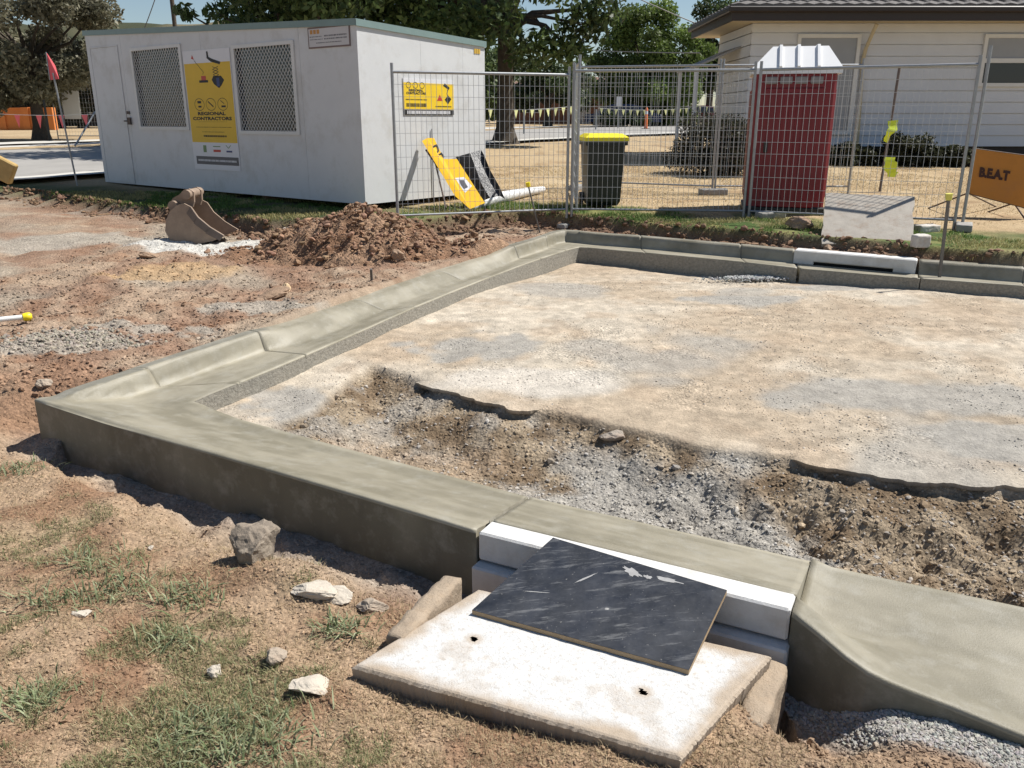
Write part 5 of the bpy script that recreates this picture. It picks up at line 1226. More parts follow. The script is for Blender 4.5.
# verge
n = 260000; x = RNG.uniform(-9,8.5,n); y = RNG.uniform(8,14.5,n); f = fields(x, y); d = f['dV']
lim = np.where(x > 3.4, 1.3, 1.0)*(.4+1.2*fbm(x,y,.6,141,3)); lim = np.where(x < -2, 3.0, lim)
m = (d > .0) & (d < lim) & (~f['in']) & ~((x > 3.15) & (x < 4.75) & (y < np.interp(x,[3.1,4.8],[10.35,9.4]))) & (fbm(x,y,.35,142,3) > .40); x, y = x[m], y[m]; n = len(x)
gc_ = gcol(n,(.07,.13,.025),(.17,.25,.06)); dry = fbm(x,y,.5,143,3) > .49; gc_[dry] = gcol(dry.sum(),(.25,.24,.09),(.42,.36,.17))
blades('verge_grass', x, y, RNG.uniform(.03,.075,n), RNG.uniform(.004,.009,n), gc_, 'green grass along the edge of the lawn behind the far kerb', .8)
n = 90000; x = RNG.uniform(-2.5,11,n); y = 10.5+RNG.power(1.4,n)*9; f = fields(x, y); m = (f['dV'] > .6) & (fbm(x,y,.4,144,3) > .38); x, y = x[m], y[m]; n = len(x)
blades('dry_lawn', x, y, RNG.uniform(.02,.05,n), RNG.uniform(.005,.010,n), gcol(n,(.40,.30,.16),(.62,.50,.30)), 'dry straw coloured lawn behind the fence', 1.1)
# ------------------------------------------------------------------ leafy things
def leaves(centres, radii, n, size, ca, cb, seed, shell=.5, droop=0.0):
    rg = np.random.default_rng(seed); centres = np.array(centres, float); radii = np.array(radii, float)
    if radii.ndim == 1: radii = np.stack([radii]*3,1)
    w = radii.prod(1)**.67; w /= w.sum(); k = rg.choice(len(centres), n, p=w)
    d = rg.normal(0,1,(n,3)); d /= np.linalg.norm(d,axis=1)[:,None]; r = rg.uniform(shell**2,1,n)**.5
    P = centres[k]+d*radii[k]*r[:,None]
    if droop: P[:,2] -= droop*rg.uniform(0,1,n)**2
    tone = rg.uniform(.55,1.25,len(centres))[k]*rg.uniform(.75,1.25,n)
    col = (lerp(C(*ca), C(*cb), rg.uniform(0,1,(n,1)))*tone[:,None])
    a = rg.normal(0,1,(n,3)); a /= np.linalg.norm(a,axis=1)[:,None]; b = np.cross(a, rg.normal(0,1,(n,3))); b /= np.linalg.norm(b,axis=1)[:,None]
    s = size*rg.uniform(.6,1.35,(n,1)); V = np.stack([P-a*s, P+b*s*.45, P+a*s, P-b*s*.45],1).reshape(-1,3)
    return V, np.arange(4*n).reshape(n,4), np.repeat(np.clip(col,.005,.6),4,0)
def clumps(c, rad, n, r0, r1, seed, low=-.6):
    rg = random.Random(seed); cs, rs = [], []
    for i in range(n):
        while True:
            v = Vector((rg.uniform(-1,1), rg.uniform(-1,1), rg.uniform(low,1)))
            if .35 < v.length < 1: break
        cs.append((c[0]+v.x*rad[0], c[1]+v.y*rad[1], c[2]+v.z*rad[2])); r = rg.uniform(r0,r1); rs.append((r, r, r*rg.uniform(.5,.8)))
    return cs, rs
def tree(name, label, base, trunk_h, tr, crown_c, rad, ncl, cr, nleaf, size, ca, cb, seed, group=None, low=-.7, extra=(), m_bark=None, droop=0):
    b = Vector(base); r = thing(name, label, 'tree', b, 0, group); rg = random.Random(seed); mb = MB(); cc = Vector(crown_c)-b
    top = Vector((rg.uniform(-.1,.1), rg.uniform(-.1,.1), trunk_h)); mb.path([(0,0,-.2),(0,0,.12),(0,0,.5),top*.5,top], [tr*2.1,tr*1.6,tr*1.1,tr*.95,tr*.9], n=12)
    cs, rs = clumps(cc, rad, ncl, cr[0], cr[1], seed, low)
    for e in extra: cs.append(tuple(Vector(e[:3])-b)); rs.append((e[3],e[3],e[3]*.7))
    for i, c in enumerate(cs):
        if i % 2 and ncl > 14 and i < ncl: continue
        c = Vector(c); mid = top.lerp(c,.5)+Vector((rg.uniform(-.3,.3),rg.uniform(-.3,.3),rg.uniform(-.1,.5)))
        mb.path([top*.93, top.lerp(mid,.5)+Vector((0,0,.1)), mid, c], [tr*.5,tr*.35,tr*.22,tr*.07], n=6)
    mb.build('trunk', m_bark or M_bark, r); V, Fc, co = leaves(cs, rs, nleaf, size, ca, cb, seed+1, .25, droop)
    np_mesh('crown', V, Fc, M_leaf, co, parent=r); return r
tz = lambda x, y: float(np.interp(y, ZG_Y, ZG_Z))
X_ = lambda px, Y: (px-512)/F*math.hypot(Y,0)*1.0
def DX(px, py, Y): return D(px, py, Y)
# big shade tree by the lawn
bx = D(505,142,28).x
tree('shade_tree', 'tallest dark spreading shade tree with a thick trunk behind the shed and the fence', (bx,28,tz(0,28)), 3.6, .27, (D(440,0,28).x,28.5,8.2), (4.7,4.2,4.6), 46, (1.1,2.0), 52000, .13, (.045,.08,.025), (.15,.21,.07), 5, low=-.9,
     extra=[(D(555,45,27).x,27,D(555,45,27).z,.8),(D(585,25,27).x,27,D(585,25,27).z,.9),(D(575,55,27).x,27,D(575,55,27).z,.55),(D(530,50,27).x,27,D(530,50,27).z,.9),(D(600,8,27).x,27,D(600,8,27).z,.9),(D(465,45,26).x,26,D(465,45,26).z,.8),(D(490,20,26).x,26,D(490,20,26).z,1.1)])
tree('shade_tree', 'dark green tree rising directly behind the long roof of the shed', (D(290,100,25).x,25,tz(0,25)), 2.6, .2, (D(295,0,25).x,25,6.0), (3.4,2.6,3.4), 30, (.8,1.5), 22000, .12, (.045,.08,.025), (.15,.21,.07), 9, low=-.9,
     extra=[(D(215,12,25).x,25,D(215,12,25).z,.45),(D(185,12,25).x,25,D(185,12,25).z,.35),(D(240,5,25).x,25,D(240,5,25).z,.6)])
tree('gum_tree', 'grey green gum tree left of the shed behind the street', (D(42,140,30).x,30,tz(0,30)), 2.4, .2, (D(20,66,30).x,30,3.9), (3.2,2.2,2.4), 44, (.55,1.05), 42000, .085, (.12,.12,.075), (.27,.25,.17), 13, low=-.8,
     extra=[(D(70,15,30).x,30,D(70,15,30).z,.5),(D(30,8,30).x,30,D(30,8,30).z,.5),(D(75,70,30).x,30,D(75,70,30).z,.7)])
tree('willow_tree', 'bright green rounded tree between the big shade tree and the house roof', (D(655,115,55).x,55,1.15), 1.8, .3, (D(655,70,55).x,55,4.6), (3.3,2.6,3.6), 60, (.65,1.2), 52000, .12, (.09,.14,.03), (.20,.27,.07), 17, low=-.9, droop=.5)
tree('willow_tree', 'darker green tree just left of the house roof, far behind', (D(712,60,62).x,62,1.2), 2.5, .25, (D(714,60,62).x,62,6.0), (2.2,2,3.0), 20, (.7,1.2), 9000, .16, (.04,.06,.02), (.09,.13,.045), 19, low=-.9)
tree('street_tree', 'dark bushy tree behind the parked blue car', (D(610,100,64).x,64,1.2), 1.5, .25, (D(612,85,64).x,64,3.9), (3.6,2,2.2), 24, (.7,1.2), 9000, .16, (.05,.08,.03), (.13,.17,.065), 23, low=-.9)
tree('street_tree', 'leafy dark tree behind the trunk of the shade tree', (D(548,100,52).x,52,1.1), 1.3, .2, (D(548,92,52).x,52,3.3), (2.1,1.6,1.6), 20, (.5,.9), 9000, .12, (.03,.05,.018), (.09,.12,.045), 29, low=-.9)
tree('street_tree', 'dark trees low behind the left end of the shade tree', (D(480,100,60).x,60,1.1), 1.3, .2, (D(485,85,60).x,60,4.0), (3.0,2,2.4), 20, (.7,1.2), 8000, .16, (.05,.08,.03), (.13,.17,.065), 30, low=-.9)
for i,(px,py,Yq,rx,rz_,lab) in enumerate([(10,112,48,5,2.4,'dark hedge of trees behind the orange wall at the far left'),(80,104,50,4.5,2.6,'dark trees behind the pink bunting left of the shed')]):
    tree('street_tree', lab, (D(px,py,Yq).x,Yq,1.1), 1.2, .2, (D(px,py,Yq).x,Yq,2.9+.4*i), (rx,2,rz_), 24, (.8,1.3), 9000, .16, (.03,.036,.022), (.08,.085,.05), 33+i, low=-.9)
def shrub(px, py, Yq, rx, ry, rz_, n, size, ca, cb, seed, label, name='shrub', group=None, zc=None):
    b = D(px, py, Yq); g = gz(b.x, Yq) if Yq < 40 else tz(0,Yq); r = thing(name, label, 'shrub', (b.x,Yq,g), 0, group)
    cs, rs = clumps((0,0,rz_*.55), (rx*.72,ry*.72,rz_*.5), 22, min(rx,rz_)*.28, min(rx,rz_)*.5, seed, -.8); V, Fc, co = leaves(cs, rs, n, size, ca, cb, seed, .3)
    V[:,2] = np.maximum(V[:,2], .0); np_mesh('foliage', V, Fc, M_leaf, co, parent=r)
    mb = MB(); rg = random.Random(seed); [mb.tube((0,0,-.05),(c[0]*.8,c[1]*.8,c[2]*.9),.02,.008,n=5) for c in cs[:8]]; mb.build('stem', M_bark, r); return r
shrub(712,168,17.6,1.15,.8,1.02,16000,.035,(.022,.026,.016),(.06,.06,.035),41,'dark dry round bush left of the red toilet','bush')
for k,(px,rx) in enumerate(((845,.9),(880,.6),(905,.7),(935,.8),(965,.7))):
    shrub(px,165,19.8-.1*k,rx,.45,.42+.2*(k==2),3500,.045,(.025,.03,.016),(.075,.08,.04),50+k,['low dark shrub at the house base just right of the toilet','low dark shrub at the house base behind the yellow ribbons','taller spiky shrub at the house base right of the dark post','low dark shrub at the house base left of the fence end','low dark shrub at the house base directly behind the orange sign'][k],'low_shrub','shrubs along the house wall')
shrub(625,112,50,2.1,.7,.85,4000,.10,(.025,.045,.015),(.07,.10,.035),60,'clipped dark hedge in front of the parked blue car','hedge')
# ------------------------------------------------------------------ road and its kerbs
def ribbon_mesh(name, A_, B_, m, lift, kind='structure', n=14):
    A_ = np.array(A_, float); B_ = np.array(B_, float); V = []
    tt = np.linspace(0,len(A_)-1,len(A_)*n)
    for t in tt:
        i = min(int(t), len(A_)-2); f_ = t-i; a = lerp(A_[i],A_[i+1],f_); b = lerp(B_[i],B_[i+1],f_)
        for k in range(9):
            p = lerp(a,b,k/8); V.append((p[0],p[1],0))
    V = np.array(V); V[:,2] = zt(V[:,0], V[:,1], detail=False)+lift; m_ = len(tt); i = np.arange(m_*9).reshape(m_,9)
    Q = np.stack([i[:-1,:-1].ravel(), i[:-1,1:].ravel(), i[1:,1:].ravel(), i[1:,:-1].ravel()],1)
    return tag(np_mesh(name, V, Q[:, ::-1], m, smooth=True), kind=kind)
M_road = mat('asphalt', (.30,.285,.265), .9, .15, 1.2, .004, 60); M_rk = mat('road_kerb_concrete', (.52,.50,.46), .85, .1, 1.5)
near = [(-24,10.5),(-13,14.4),(-9.9,15.6),(-8.6,17),(-5.5,20.5),(0,28.5),(4.4,34),(12,41),(30,52)]
far = [(-34,19),(-22,21.5),(-15.5,23.5),(-12.8,25.5),(-7,32),(-1.5,41),(2.8,47),(12,57),(34,70)]
ribbon_mesh('road', near, far, M_road, .05)
def offs(P, d): 
    P = np.array(P, float); T = np.gradient(P, axis=0); T /= np.linalg.norm(T,axis=1)[:,None]; return P+np.stack([-T[:,1],T[:,0]],1)*d
ribbon_mesh('road_kerb', offs(near,-.5), offs(near,.12), M_rk, .10); ribbon_mesh('road_kerb', offs(far,-.15), offs(far,.6), M_rk, .12)
ribbon_mesh('footpath', offs(far,2.6), offs(far,4.0), M_rk, .06)
# hill
Xh = np.linspace(-420,60,140); Yh = np.linspace(150,420,50); gx, gy = np.meshgrid(Xh, Yh); x = gx.ravel(); y = gy.ravel()
hz = 31*np.exp(-((y-300)/80)**2)*sst(60,-60,x)*(1-.22*sst(-90,-330,x)*0)+ (fbm(x,y,30,150,5)-.5)*9*np.exp(-((y-300)/90)**2)
i = np.arange(len(x)).reshape(50,140); Q = np.stack([i[:-1,:-1].ravel(), i[:-1,1:].ravel(), i[1:,1:].ravel(), i[1:,:-1].ravel()],1)
col = lerp(C(.05,.055,.03), C(.17,.14,.085), sst(.4,.7,fbm(x,y,14,151,5))[:,None]); tag(np_mesh('hill', np.stack([x,y,hz-.5],1), Q, M_ground, col, smooth=True), kind='structure')
# ------------------------------------------------------------------ white weatherboard house
HY = 21.0; hx0 = D(747,100,HY).x; hx1 = 24.0; HB = .62; eav = D(900,20,HY-.6).z; print('house', hx0, eav)
M_wb = mat('weatherboard_white', (.61,.63,.66), .55, .05, 2, .001, 40); M_cream = mat('cream_soffit', (.50,.42,.27), .6, .05, 3); M_fas = mat('brown_fascia', (.028,.020,.017), .5, .1, 4)
M_tile = mat('roof_tile', (.13,.12,.115), .85, .3, 5, .03, 9); M_base = mat('dark_base', (.05,.042,.038), .9, .2, 5)
hs = thing('weatherboard_house', 'white weatherboard house with dark tiled roof behind the toilet and fence', 'house', (hx0,HY,HB))
hloc = lambda x_, y_, z_: (x_-hx0, y_-HY, z_-HB)
mb = MB(); pitch = .255; z = HB+.35
while z < eav-.01:
    z1 = min(z+pitch, eav)-.016; 
    for seg in ((hx0,hx1),):
        x0,x1 = seg; vs = [hloc(x0-.02,HY-.028,z),hloc(x1,HY-.028,z),hloc(x1,HY-.006,z1),hloc(x0-.02,HY-.006,z1),hloc(x0-.02,HY+.03,z),hloc(x1,HY+.03,z)]; mb.add(vs,[(0,1,2,3),(0,4,5,1)]); zq = z1+.016; mb.add([hloc(x0-.0,HY+.012,z1-.03),hloc(x1,HY+.012,z1-.03),hloc(x1,HY+.012,zq+.03),hloc(x0-.0,HY+.012,zq+.03)],[(0,1,2,3)])
        vs = [hloc(hx0-.028,HY-.02,z),hloc(hx0-.028,HY+3.2,z),hloc(hx0-.006,HY+3.2,z1),hloc(hx0-.006,HY-.02,z1),hloc(hx0+.03,HY,z),hloc(hx0+.03,HY+3.2,z)]; mb.add(vs,[(0,3,2,1),(0,1,5,4)])
    z = z1+.016
mb.add([hloc(hx1,HY,HB),hloc(hx1,HY+3.2,HB),hloc(hx1,HY+3.2,eav),hloc(hx1,HY,eav),hloc(hx0,HY+3.2,HB),hloc(hx0,HY+3.2,eav)],[(0,1,2,3),(1,4,5,2)])
mb.build('wall', M_wb, hs)
mb = MB(); mb.add([hloc(hx0,HY+.04,HB-.4),hloc(hx1,HY+.04,HB-.4),hloc(hx1,HY+.04,HB+.36),hloc(hx0,HY+.04,HB+.36),hloc(hx0,HY+3.2,HB-.4),hloc(hx0,HY+3.2,HB+.36)],[(0,1,2,3),(0,3,5,4)]); mb.build('plinth', M_base, hs)
ov = .62; e0, e1, f0_, f1_ = hx0-ov, hx1+ov, HY-ov, HY+3.2+ov; rh = 2.6
mb = MB(); mb.add([hloc(e0,f0_,eav),hloc(e1,f0_,eav),hloc(e1,f1_,eav),hloc(e0,f1_,eav)],[(0,1,2,3)]); mb.build('soffit', M_cream, hs)
mb = MB(); mb.box(hloc((e0+e1)/2,f0_-.02,eav+.13),(e1-e0+.1,.04,.30)); mb.box(hloc((e0+e1)/2,f0_-.08,eav+.215),(e1-e0+.25,.10,.12),bev=.02); mb.box(hloc(e0-.02,(f0_+f1_)/2,eav+.13),(.04,f1_-f0_,.30)); mb.box(hloc(e0-.08,(f0_+f1_)/2,eav+.215),(.10,f1_-f0_+.2,.12),bev=.02); mb.build('fascia', M_fas, hs)
mb = MB(); zz = eav+.285; k_ = .5
def roofp(x_, y_):
    d_ = min(y_-f0_, f1_-y_, x_-e0, e1-x_); return hloc(x_, y_, zz+d_*k_)
# front and side slopes as stepped tile courses
ncs = 11; hd = (f1_-f0_)/2
for c in range(ncs):
    d0_, d1_ = hd*c/ncs, hd*(c+1)/ncs; za, zb2 = zz+d0_*k_+.035, zz+d1_*k_+.01
    a0 = [(e0+d0_-.05*(c==0),f0_+d0_-.05*(c==0)),(e1-d0_,f0_+d0_-.05*(c==0)),(e1-d0_,f1_-d0_),(e0+d0_-.05*(c==0),f1_-d0_)]; a1 = [(e0+d1_,f0_+d1_),(e1-d1_,f0_+d1_),(e1-d1_,f1_-d1_),(e0+d1_,f1_-d1_)]
    for s_ in range(4):
        p, q_ = a0[s_], a0[(s_+1)%4]; p2, q2 = a1[s_], a1[(s_+1)%4]
        nseg = max(1, int(math.dist(p,q_)/.3)) if (s_ in (0,3) and c < 8) else 1
        for t in range(nseg):
            ta, tb = t/nseg, (t+1)/nseg; A0 = (lerp(p[0],q_[0],ta),lerp(p[1],q_[1],ta)); B0 = (lerp(p[0],q_[0],tb),lerp(p[1],q_[1],tb)); A1 = (lerp(p2[0],q2[0],ta),lerp(p2[1],q2[1],ta)); B1 = (lerp(p2[0],q2[0],tb),lerp(p2[1],q2[1],tb))
            M0 = ((A0[0]+B0[0])/2,(A0[1]+B0[1])/2); M1 = ((A1[0]+B1[0])/2,(A1[1]+B1[1])/2); hp = .03 if nseg > 1 else 0
            vs = [hloc(*A0,za),hloc(*M0,za+hp),hloc(*B0,za),hloc(*B1,zb2),hloc(*M1,zb2+hp),hloc(*A1,zb2),hloc(*A0,za-.04),hloc(*B0,za-.04)]
            mb.add(vs,[(0,1,4,5),(1,2,3,4),(6,7,2,1,0)])
rf = mb.build('roof', M_tile, hs)
def hwin(px0, py0, px1, py1, panes, name='window', grey=None):
    a = D(px0, py0, HY-.05); b = D(px1, py1, HY-.05); x0,x1,z0,z1 = a.x,b.x,b.z,a.z; mb = MB(); yF = HY-.055
    for bx_ in ((x0-.05,x0+.03,z0-.06,z1+.06),(x1-.03,x1+.05,z0-.06,z1+.06),(x0+.03,x1-.03,z0-.06,z0+.02),(x0+.03,x1-.03,z1-.02,z1+.06)):
        mb.box(hloc((bx_[0]+bx_[1])/2,yF,(bx_[2]+bx_[3])/2),(bx_[1]-bx_[0],.06,bx_[3]-bx_[2]))
    if panes > 1: mb.box(hloc((x0+x1)/2,yF,z0+(z1-z0)*.5),(x1-x0-.06,.05,.10))
    w = mb.build(name, M_frame, hs)
    for k in range(panes):
        za, zb2 = z0+(z1-z0)*k/panes, z0+(z1-z0)*(k+1)/panes
        MB().add([hloc(x0,yF+.012,za),hloc(x1,yF+.012,za),hloc(x1,yF+.012,zb2),hloc(x0,yF+.012,zb2)],[(0,1,2,3)]).build('pane', (M_glassd if (k == 0 and grey is None) else mat('curtain_glass',(.30,.31,.33),.25,.05,3)), w)
hwin(987,37,1075,84,2); hwin(800,37,848,132,1,'window',1)
mb = MB(); pts = [D(877,24,HY-.45),D(874,30,HY-.4),D(866,48,HY-.12),D(863,60,HY-.09),D(856,158,HY-.09)]; mb.path([hloc(*p) for p in pts], .045, n=8); mb.build('downpipe', M_cream, hs)
# side awning
a0, a1 = D(742,47,HY+.6), D(696,68,HY+.6); mb = MB(); vs = [Vector(hloc(hx0-.02,HY+.8,a0.z)),Vector(hloc(a1.x,HY+.8,a1.z)),Vector(hloc(a1.x,HY+3.1,a1.z)),Vector(hloc(hx0-.02,HY+3.1,a0.z))]; vs += [v+Vector((0,0,.05)) for v in vs]
mb.add(vs,[(0,3,2,1),(4,5,6,7),(0,1,5,4),(1,2,6,5),(2,3,7,6),(3,0,4,7)]); mb.build('awning', mat('awning_sheet',(.30,.30,.30),.6,.1,3), hs)
for yy in (HY+.9, HY+3.0): MB().tube(hloc(a1.x+.08,yy,.5),hloc(a1.x+.08,yy,a1.z+.02),.05,n=8).build('awning_post', M_wb, hs)
# ------------------------------------------------------------------ far brick house and garage
def simple_house(name, label, x0, x1, yF, dep, z0, eavz, ridz, mw, mr, wins=(), garage=None, group=None):
    r = thing(name, label, 'house', (x0,yF,z0)); L_ = lambda x_,y_,z_: (x_-x0,y_-yF,z_-z0)
    mb = MB(); mb.box(L_((x0+x1)/2,yF+dep/2,(z0+eavz)/2-.2),(x1-x0,dep,eavz-z0+.4)); mb.build('wall', mw, r)
    o_ = .5; hh2 = dep/2+o_; i_ = min(hh2, (x1-x0)/2-.1); vs = [L_(x0-o_,yF-o_,eavz),L_(x1+o_,yF-o_,eavz),L_(x1+o_,yF+dep+o_,eavz),L_(x0-o_,yF+dep+o_,eavz),L_(x0-o_+i_,yF+dep/2,ridz),L_(x1+o_-i_,yF+dep/2,ridz)]
    mb = MB(); mb.add(vs,[(0,1,5,4),(1,2,5),(2,3,4,5),(3,0,4),(3,2,1,0)]); mb.box(L_((x0+x1)/2,yF-o_-.02,eavz-.02),(x1-x0+2*o_,.06,.2)); mb.build('roof', mr, r)
    for a,b,c,d_ in wins:
        w = MB(); 
        for q_ in ((a-.05,a,c-.05,d_+.05),(b,b+.05,c-.05,d_+.05),(a,b,c-.05,c),(a,b,d_,d_+.05)): w.box(L_((q_[0]+q_[1])/2,yF-.03,(q_[2]+q_[3])/2),(q_[1]-q_[0],.08,q_[3]-q_[2]))
        w = w.build('window', M_frame, r); MB().add([L_(a,yF-.012,c),L_(b,yF-.012,c),L_(b,yF-.012,d_),L_(a,yF-.012,d_)],[(0,1,2,3)]).build('pane', M_glassd, w)
    if garage: a,b,c,d_ = garage; MB().box(L_((a+b)/2,yF-.02,(c+d_)/2),(b-a,.05,d_-c)).build('garage_door', mat('garage_grey',(.42,.42,.44),.6,.05,3), r)
    return r
M_brick = mat('brown_brick', (.20,.10,.065), .9, .2, 6); M_rtile = mat('terracotta_tile', (.22,.13,.10), .9, .25, 3); M_dbrick = mat('dark_brick', (.06,.045,.04), .9, .2, 4)
Yh_ = 68; a = D(512,95,Yh_).x; b = D(622,95,Yh_).x; g0, g1 = D(573,95,Yh_).x, D(590,95,Yh_).x; ez = D(600,85,Yh_).z; rz2 = D(600,71,Yh_+4).z
simple_house('brick_house', 'brown brick house with terracotta roof and grey garage door far behind the bin', a, b, Yh_, 8, 1.2, ez, rz2, M_brick, M_rtile, [(D(525,0,Yh_).x,D(540,0,Yh_).x,2.1,3.2)], (g0,g1,1.1,ez-.15))
simple_house('brick_house', 'low dark brick house behind the left trees past the street', D(-20,0,56).x, D(120,0,56).x, 56, 8, 1.2, D(60,96,56).z, D(60,86,60).z, M_dbrick, mat('dark_tile',(.10,.085,.08),.9,.2,3), [(D(70,0,56).x,D(84,0,56).x,2.0,3.0)])
# orange garden wall
def wall_thing(px0, px1, pyt, Yq, label, m, t=.25, name='garden_wall'):
    x0, x1 = D(px0,120,Yq).x, D(px1,120,Yq).x; zt2 = D(px0,pyt,Yq).z; z0 = tz(0,Yq)-.3; mb = MB()
    mb.box(((x0+x1)/2,Yq,(z0+zt2)/2),(x1-x0,t,zt2-z0)); mb.box(((x0+x1)/2,Yq,zt2+.03),(x1-x0+.06,t+.08,.07))
    n_ = max(2,int((x1-x0)/2.2))
    for k in range(n_+1): xx = lerp(x0,x1,k/n_); mb.box((xx,Yq-.02,(z0+zt2)/2+.03),(.35,t+.1,zt2-z0+.1))
    o = mb.build(name, m); return tag(o, label, 'wall')
wall_thing(4,52,109,44,'orange garden wall across the street at the far left',mat('orange_render',(.60,.20,.05),.8,.12,2))
# cars
def car(c, L_, label, body, seed, rz=0.0, z=1.15):
    r = thing('parked_car', label, 'car', (c.x,c.y,z), rz); prof_ = [(-.5,.28),(-.5,.62),(-.46,.72),(-.33,.78),(-.22,1.18),(-.14,1.28),(.10,1.28),(.20,1.2),(.32,.85),(.46,.76),(.5,.6),(.5,.28)]
    mb = MB(); pr_ = [(x_*L_,z_) for x_,z_ in prof_]; W_ = .86
    mb.prism(pr_, lambda a_,b_,t: Vector((a_, t*(1-.18*max(0,(b_-.8)/.5)), b_)), -W_, W_); b_ = mb.build('body', body, r)
    for s_ in (-1,1):
        wn = [(-.31*L_,.82),(-.215*L_,1.16),(.09*L_,1.2),(.19*L_,1.12),(.27*L_,.84)]; mb = MB(); mb.prism(wn, lambda a_,b2,t: Vector((a_, s_*(W_*(1-.18*max(0,(b2-.8)/.5))+t), b2)), .004, .012); mb.build('side_window', M_glassd, r)
        for xx in (-.31*L_,.31*L_): w = MB().tube((xx,s_*(W_-.12),.31),(xx,s_*(W_+.02),.31),.31,n=18).build('wheel', M_black, r); MB().tube((xx,s_*(W_+.021),.31),(xx,s_*(W_+.03),.31),.18,n=14).build('rim', M_galv, w)
    mb = MB(); mb.add([(.205*L_,-.68,1.17),(.205*L_,.68,1.17),(.315*L_,.78,.86),(.315*L_,-.78,.86)],[(0,3,2,1)]); mb.build('windscreen', M_glassd, r)
    for s_ in (-1,1): MB().box((.497*L_,s_*.62,.66),(.04,.3,.12),bev=.02).build('headlight', M_frame, r)
    return r
car(D(622,100,52.5), 4.5, 'dark blue car parked beyond the hedge across the street', mat('car_blue',(.02,.035,.09),.25,.05,2,metal=.3), 1)
car(D(697,104,57), 4.3, 'dark red car parked across the street left of the house', mat('car_red',(.14,.012,.02),.25,.05,2,metal=.3), 2, .1)
# bollard, signs, bunting
M_orb = mat('bollard_orange', (.75,.18,.05), .5, .05, 5)
bo = thing('traffic_bollard', 'orange traffic bollard on the road beyond the bin', 'bollard', (D(646,124,44).x,44,1.08)); mb = MB(); mb.path([(0,0,.05),(0,0,.2),(0,0,1.0),(0,0,1.08)],[.1,.08,.065,.03],n=12); mb.build('body', M_orb, bo); MB().box((0,0,.03),(.4,.4,.08),bev=.02).build('base', M_black, bo); MB().path([(0,0,.75),(0,0,.9)],[.073,.07],n=12).build('reflective_band', M_bwhite, bo)
bo = thing('street_sign', 'small white square sign on a pole in front of the blue car', 'sign', (D(618.5,115,46).x,46,1.08)); zs = D(618,101.5,46).z-1.08; MB().tube((0,0,-.1),(0,0,zs+.25),.025,n=6).build('pole', M_galv, bo); MB().box((0,-.035,zs),(.27,.015,.48)).build('plate', M_bwhite, bo)
def bunting(p0, p1, n, label, m, sag=.12, fs=.16, posts=True):
    p0, p1 = Vector(p0), Vector(p1); r = thing('bunting', label, 'bunting', p0); pts = [p0.lerp(p1,k/20)-Vector((0,0,4*sag*(k/20)*(1-k/20)))-p0 for k in range(21)]
    MB().path(pts, .008, n=4).build('cord', M_frame, r)
    for k in range(n):
        t = (k+.5)/n; p = p0.lerp(p1,t)-Vector((0,0,4*sag*t*(1-t)))-p0; d_ = (p1-p0).normalized()*fs*.42; dn = Vector((.02*math.sin(k*2.1),.05*math.sin(k*3.3),-fs*1.25)); e_ = Vector((0,.006,0))
        MB().add([p-d_,p+d_,p+dn,p-d_+e_,p+d_+e_,p+dn+e_],[(0,2,1),(3,4,5),(0,1,4,3)]).build('flag', m, r)
M_fly = mat('flag_yellow',(.80,.78,.35),.6,.05,5); M_flp = mat('flag_pink',(.80,.12,.14),.5,.05,5)
bunting(D(486,109,38),D(582,105,42),12,'yellow bunting hanging past the trunk of the shade tree',M_fly,.1,.30); bunting(D(598,108,45),D(690,108,47),13,'yellow bunting strung in front of the hedge and the blue car',M_fly,.1,.24); bunting(D(690,104,47),D(752,107,40),8,'yellow bunting behind the dark round bush',M_fly,.1,.22)
for px, Yq in ((524,36),(596,43),(692,46)): 
    b = D(px,120,Yq); b.z = tz(0,Yq); post(b, 1.0, {524:'grey picket just right of the shade tree trunk',596:'grey picket by the brick house corner',692:'pale picket by the red car'}[px], 'bunting_post', .04, cat='post')
bunting(D(-15,113,27),D(96,114,25),5,'pink bunting left of the shed above the street',M_flp,.05,.30)
fl = thing('flag_pole', 'thin leaning pole with a pink safety flag left of the shed', 'flag', G(78,187,.42)); b0 = fl.location.copy(); tp = D(53,73,b0.y); tp2 = D(46,53,b0.y)
MB().tube((0,0,-.1), tp-b0, .016, n=8).build('pole', M_galv, fl); a_, b_, c_ = D(46,52,b0.y)-b0, D(59,79,b0.y)-b0, D(50,80,b0.y)-b0; e_ = Vector((0,.006,0)); mid = (a_+b_)/2+Vector((.03,.03,0)); MB().add([a_,mid,b_,c_,a_+e_,mid+e_,b_+e_,c_+e_],[(0,3,2,1),(4,5,6,7),(0,1,5,4),(1,2,6,5)]).build('flag', M_flp, fl); MB().tube(c_,a_,.010,n=6).build('tip', M_galv, fl)
fence_panel(Vector((D(57,130,31).x,31,.95)), Vector((D(100,130,31).x+.6,31,.95)), 'distant wire fence panel left of the shed carrying a white sign', 20, D(60,79,31).z-.95)
ws = thing('hoarding_sign', 'blank white sign on the distant fence left of the shed', 'sign', D(71,124,30.9)); o0 = ws.location; q = [D(*p,30.9)-o0 for p in ((65,119),(81,119),(78,90),(60,91))]; e_ = Vector((0,.02,0))
MB().add(q+[v+e_ for v in q],[(0,1,2,3),(7,6,5,4),(0,4,5,1),(1,5,6,2),(2,6,7,3),(3,7,4,0)]).build('board', M_white, ws)
o = post(Vector((D(50,140,29).x,29,tz(0,29))), 1.35, 'black and yellow picket beside the gum tree trunk', 'steel_picket', .04, m=M_black)
o = MB().tube(D(95,112,24),D(75,146,23),.025,n=6).build('fence_stay', M_galv); tag(o, 'pale diagonal fence stay just left of the shed wall', 'brace')
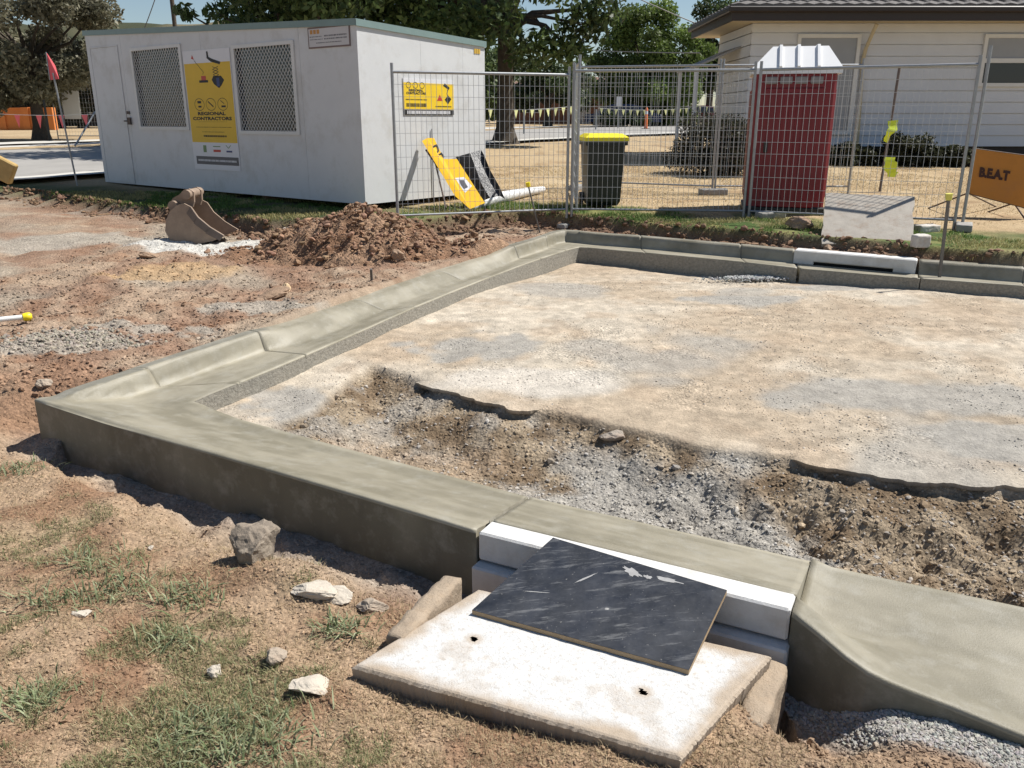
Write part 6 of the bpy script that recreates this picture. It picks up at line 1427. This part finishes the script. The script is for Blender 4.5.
lb = G(2,155,.5); o = MB().box((0,0,.25),(.5,.12,.35),Matrix.Rotation(.5,3,'Y'),bev=.02).build('timber_board', mat('ochre_board',(.40,.27,.10),.7,.2,8)); o.location = (D(-4,150,14).x,14,.6); tag(o, 'ochre board poking in at the left edge by the street', 'board')
post(G(-2,185,.45), .55, 'short grey post at the left edge carrying the ochre board', 'steel_post', .03)
# power lines and poles
def wire(p0, p1, sag, rad, label):
    p0, p1 = Vector(p0), Vector(p1); pts = [p0.lerp(p1,k/16)-Vector((0,0,4*sag*(k/16)*(1-k/16))) for k in range(17)]; tag(MB().path([p-p0 for p in pts], rad, n=5).build('power_line', M_rod, loc=p0), label, 'cable', 'overhead cables')
wire(D(600,-20,45),D(760,47,45),.15,.025,'dark overhead cable crossing the sky above the bright green tree'); wire(D(560,47,70),D(700,53,30),.1,.018,'lower overhead cable passing in front of the bright green tree')
wire(D(158,-10,60),D(130,60,60),.2,.03,'overhead cable in the sky above the left end of the shed')
post(Vector((D(83,22,60).x,60,1.1)), D(83,-20,60).z, 'thin dark mast in the sky left of the shed roof', 'mast', .05, m=M_rod)
post(Vector((D(173,10,55).x,55,1.1)), 9, 'grey power pole behind the left end of the shed', 'power_pole', .13, m=M_bark)
# ------------------------------------------------------------------ light, sky, camera
AZ, EL = math.radians(74), math.radians(55)
w = bpy.data.worlds.new('World'); S.world = w; w.use_nodes = True; nt = w.node_tree; bg = nt.nodes['Background']
sk = nt.nodes.new('ShaderNodeTexSky'); sk.sky_type = 'NISHITA'; sk.sun_disc = False; sk.sun_elevation = EL; sk.sun_rotation = AZ; sk.air_density = 1.0; sk.dust_density = .15; sk.ozone_density = 1.2
nt.links.new(sk.outputs[0], bg.inputs[0]); bg.inputs[1].default_value = .065
ld = bpy.data.lights.new('sun', 'SUN'); ld.energy = 4.9; ld.angle = math.radians(.55); ld.color = (1,.96,.89); lo2 = bpy.data.objects.new('sun', ld); COL.objects.link(lo2)
sv = Vector((math.sin(AZ)*math.cos(EL), math.cos(AZ)*math.cos(EL), math.sin(EL))); lo2.rotation_euler = sv.to_track_quat('Z','Y').to_euler(); lo2.location = (5,5,20)
cd = bpy.data.cameras.new('camera'); cam = bpy.data.objects.new('camera', cd); COL.objects.link(cam); cam.location = (0,0,H); cam.rotation_euler = (PI/2-PITCH,0,0)
cd.sensor_width = 36; cd.sensor_fit = 'HORIZONTAL'; cd.lens = F/1024*36; cd.clip_end = 2000; cd.clip_start = .05; S.camera = cam
S.view_settings.view_transform = 'Standard'; S.view_settings.look = 'None'; S.view_settings.exposure = 0.5; S.view_settings.gamma = 1
